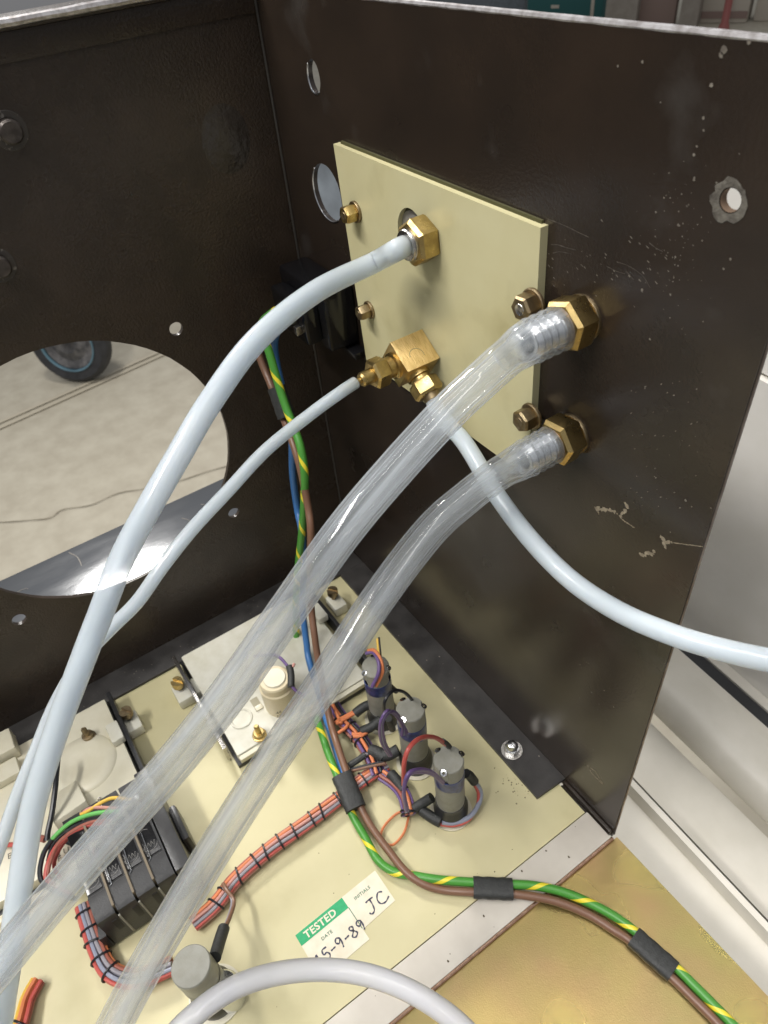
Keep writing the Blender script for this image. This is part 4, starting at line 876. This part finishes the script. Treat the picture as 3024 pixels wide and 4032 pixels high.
gy = [P(1085, 1225, -38), P(1035, 1268, -39), P(1035, 1320, -40), P(1060, 1387, -40), P(1094, 1505, -41), P(1125, 1600, -42), P(1160, 1690, -43), P(1188, 1782, -45), P(1200, 1900, -48), P(1190, 2080, -53), P(1168, 2300, -61), P(1166, 2452, -66), P(1172, 2598, -72), P(1192, 2684, -76), Z(1261, 2870, 11), Z(1291, 2962, 10), Z(1330, 3060, 8), Z(1384, 3201, 4.5), Z(1439, 3300, 2.4), Z(1486, 3384, 2.2), Z(1549, 3432, 2.2), Z(1627, 3448, 3), Z(1730, 3464, 4), Z(1862, 3474, 4), Z(2018, 3482, 3), Z(2108, 3488, 2), Z(2212, 3511, 1), Z(2316, 3553, 0), Z(2419, 3608, 0), Z(2510, 3675, 0), Z(2662, 3809, 0), Z(2731, 3878, 0), Z(2814, 3961, 0), Z(2900, 4050, 0), Z(2980, 4140, 0)]
br = [P(1095, 1240, -37), P(1030, 1290, -38), P(1005, 1350, -39), P(1025, 1412, -39.5), P(1048, 1470, -40), P(1073, 1530, -41), P(1105, 1620, -42), P(1140, 1705, -44), P(1180, 1830, -47), P(1212, 1990, -50), P(1224, 2095, -54), P(1222, 2250, -59), P(1225, 2386, -63), P(1238, 2498, -68), P(1253, 2600, -72), Z(1298, 2830, 12), Z(1331, 2943, 11), Z(1372, 3060, 9), Z(1425, 3188, 5), Z(1470, 3268, 4.2), Z(1533, 3353, 4.2), Z(1596, 3431, 4.2), Z(1666, 3480, 3), Z(1744, 3504, 2), Z(1862, 3513, 3), Z(2018, 3520, 2.4), Z(2177, 3546, 1), Z(2316, 3601, -.6), Z(2419, 3664, -.6), Z(2490, 3712, -.6), Z(2641, 3846, -.6), Z(2731, 3934, -.6), Z(2821, 4024, -.6), Z(2930, 4140, -.6)]
bu = [P(1110, 1270, -34), P(1085, 1320, -34), P(1080, 1375, -35), P(1092, 1450, -36), P(1118, 1560, -37), P(1148, 1700, -39), P(1152, 1860, -42), P(1170, 2002, -44), P(1190, 2111, -49), P(1192, 2280, -56), P(1194, 2419, -63), P(1207, 2531, -68), P(1220, 2611, -72), Z(1285, 2830, 7), Z(1325, 2960, 6.5), Z(1358, 3060, 6), Z(1388, 3130, 5.5)]
MB().tube(spline(gy, 8), 2.0, 16).build('green_yellow_wire', W['earth'], mw_)
MB().tube(spline(br, 8), 1.9, 16).build('brown_wire', W['brown'], mw_)
MB().tube(spline(bu, 8), 1.9, 16).build('blue_wire', W['blue'], mw_)
def flat_sleeve(A_, B_, wdt, hgt, up=ZZ):
    d = (B_ - A_); L_ = d.length; d.normalize(); s_ = up.cross(d).normalized(); u = d.cross(s_); pts = []
    b = MB(); n = 28; rows = []
    for j in range(9):
        q = j / 8; c = A_.lerp(B_, q); k = 1 + .03 * math.sin(j * 2.3)
        for i in range(n):
            a = 2 * math.pi * i / n; cx_, sy_ = math.cos(a), math.sin(a)
            px_ = math.copysign(abs(cx_) ** .7, cx_) * wdt * k; py_ = math.copysign(abs(sy_) ** .75, sy_) * hgt * k
            b.v.append(c + s_ * px_ + u * py_)
    for j in range(8):
        for i in range(n): b.f.append([j * n + i, j * n + (i + 1) % n, (j + 1) * n + (i + 1) % n, (j + 1) * n + i])
    b.f.append(list(range(n))[::-1]); b.f.append(list(range(8 * n, 9 * n)))
    b.build('sleeve', sleeve_m, mw_)
flat_sleeve(P(1088, 1524, -40.5), P(1128, 1642, -42), 4.6, 2.8, up=Vector((.7, -.7, 0)))
flat_sleeve(Z(1346, 3052, 9), Z(1402, 3186, 6), 5.4, 3.3)
flat_sleeve(Z(1864, 3494, 3.6), Z(2019, 3501, 3), 4.7, 2.7)
flat_sleeve(Z(2494, 3688, 0.2), Z(2652, 3828, 0.2), 4.7, 2.7)

# ================================================================ TEST STICKER
SV = -X; SU = Y
sp = at(1163, 3682, 2, -.3)
st = thing('test_sticker', 'white and green TESTED sticker with handwritten date and initials', 'sticker', sp)
c00 = Z(1163, 3682, -.3); c10 = Z(1474, 3430, -.3); c11 = Z(1563, 3551, -.3)
ang = (c10 - c00); Lx = ang.length; SU = ang.normalized(); SV = Vector((-SU.y, SU.x, 0)); hh = abs((c11 - c10).dot(SV))
SVd = -SV
def stp(a, d): return c00 + SU * a + SVd * d            # a along the text, d down the sticker
def quad(a0, d0, a1, d1, m, name, z):
    b = MB(); b.add([stp(a0, d1) + ZZ * z, stp(a1, d1) + ZZ * z, stp(a1, d0) + ZZ * z, stp(a0, d0) + ZZ * z], [[0, 1, 2, 3]]); return b.build(name, m, st)
xm = (Z(1350, 3540, -.3) - c00).dot(SU)
b = MB(); pa = [stp(xm, 22), stp(xm + .1, 17), stp(Lx, 16.4), stp(Lx + .4, 0), stp(0, 0), stp(-.2, 22)]
b.plate([(0, 0)], [], X, X, Y, .1) if False else None
k = len(pa); b.add([p + ZZ * -.06 for p in pa] + [p + ZZ * .1 for p in pa], [list(range(k, 2 * k)), list(range(k))[::-1]] + [[i, (i + 1) % k, k + (i + 1) % k, k + i] for i in range(k)]); b.build('sticker_paper', paper, st)
quad(-.1, .1, xm, 5.6, green_ink, 'green_header', .16); quad(xm - .15, 5.6, xm + .2, 16.6, dgreen_ink, 'green_rule', .17)
text_mesh('TESTED', 4.6, stp(3.2, 4.6), SU, SV, paper, st, spacing=1.08, lift=.26, bold=.12)
text_mesh('DATE', 2.1, stp(8.4, 9.6), SU, SV, dgreen_ink, st, spacing=1.12, lift=.2, bold=.03)
text_mesh('INITIALS', 2.1, stp(xm + 4.2, 5.0), SU, SV, dgreen_ink, st, spacing=1.12, lift=.2, bold=.03)
def scrawl(a, d, s_, strokes):
    b = MB()
    for q in strokes: ribbon(b, [stp(a + x * s_, d - y * s_) for x, y in q], .78, ZZ, .22)
    return b
G = {'J': [[(.2, 1), (.5, 1.02), (.95, 1.0)], [(.62, 1), (.6, .5), (.45, .05), (.15, -.05), (0, .15)]], 'C': [[(.85, .85), (.5, 1.0), (.15, .6), (.2, .15), (.6, .0), (1.1, .2)]], '1': [[(.1, .75), (.35, 1), (.3, .5), (.25, 0)]], '5': [[(.75, 1), (.3, .98), (.25, .58), (.55, .6), (.7, .3), (.45, .02), (.1, .1)]], '-': [[(.1, .45), (.35, .48), (.6, .5)]], '9': [[(.65, .8), (.35, 1), (.12, .75), (.35, .5), (.62, .75), (.6, .4), (.5, 0)]], '8': [[(.6, .85), (.35, 1), (.2, .8), (.5, .5), (.65, .2), (.35, 0), (.12, .2), (.4, .5), (.6, .85)]]}
def write(txt, a, d, s_, adv=.82):
    for ch in txt:
        scrawl(a, d, s_, G[ch]).build('handwriting', pen, st); a += s_ * adv * (.8 if ch in '1-' else 1)
write('JC', xm + 6.2, 14.2, 5.4, 1.0)
write('15-9-89', 1.4, 17.6, 5.0, .82)
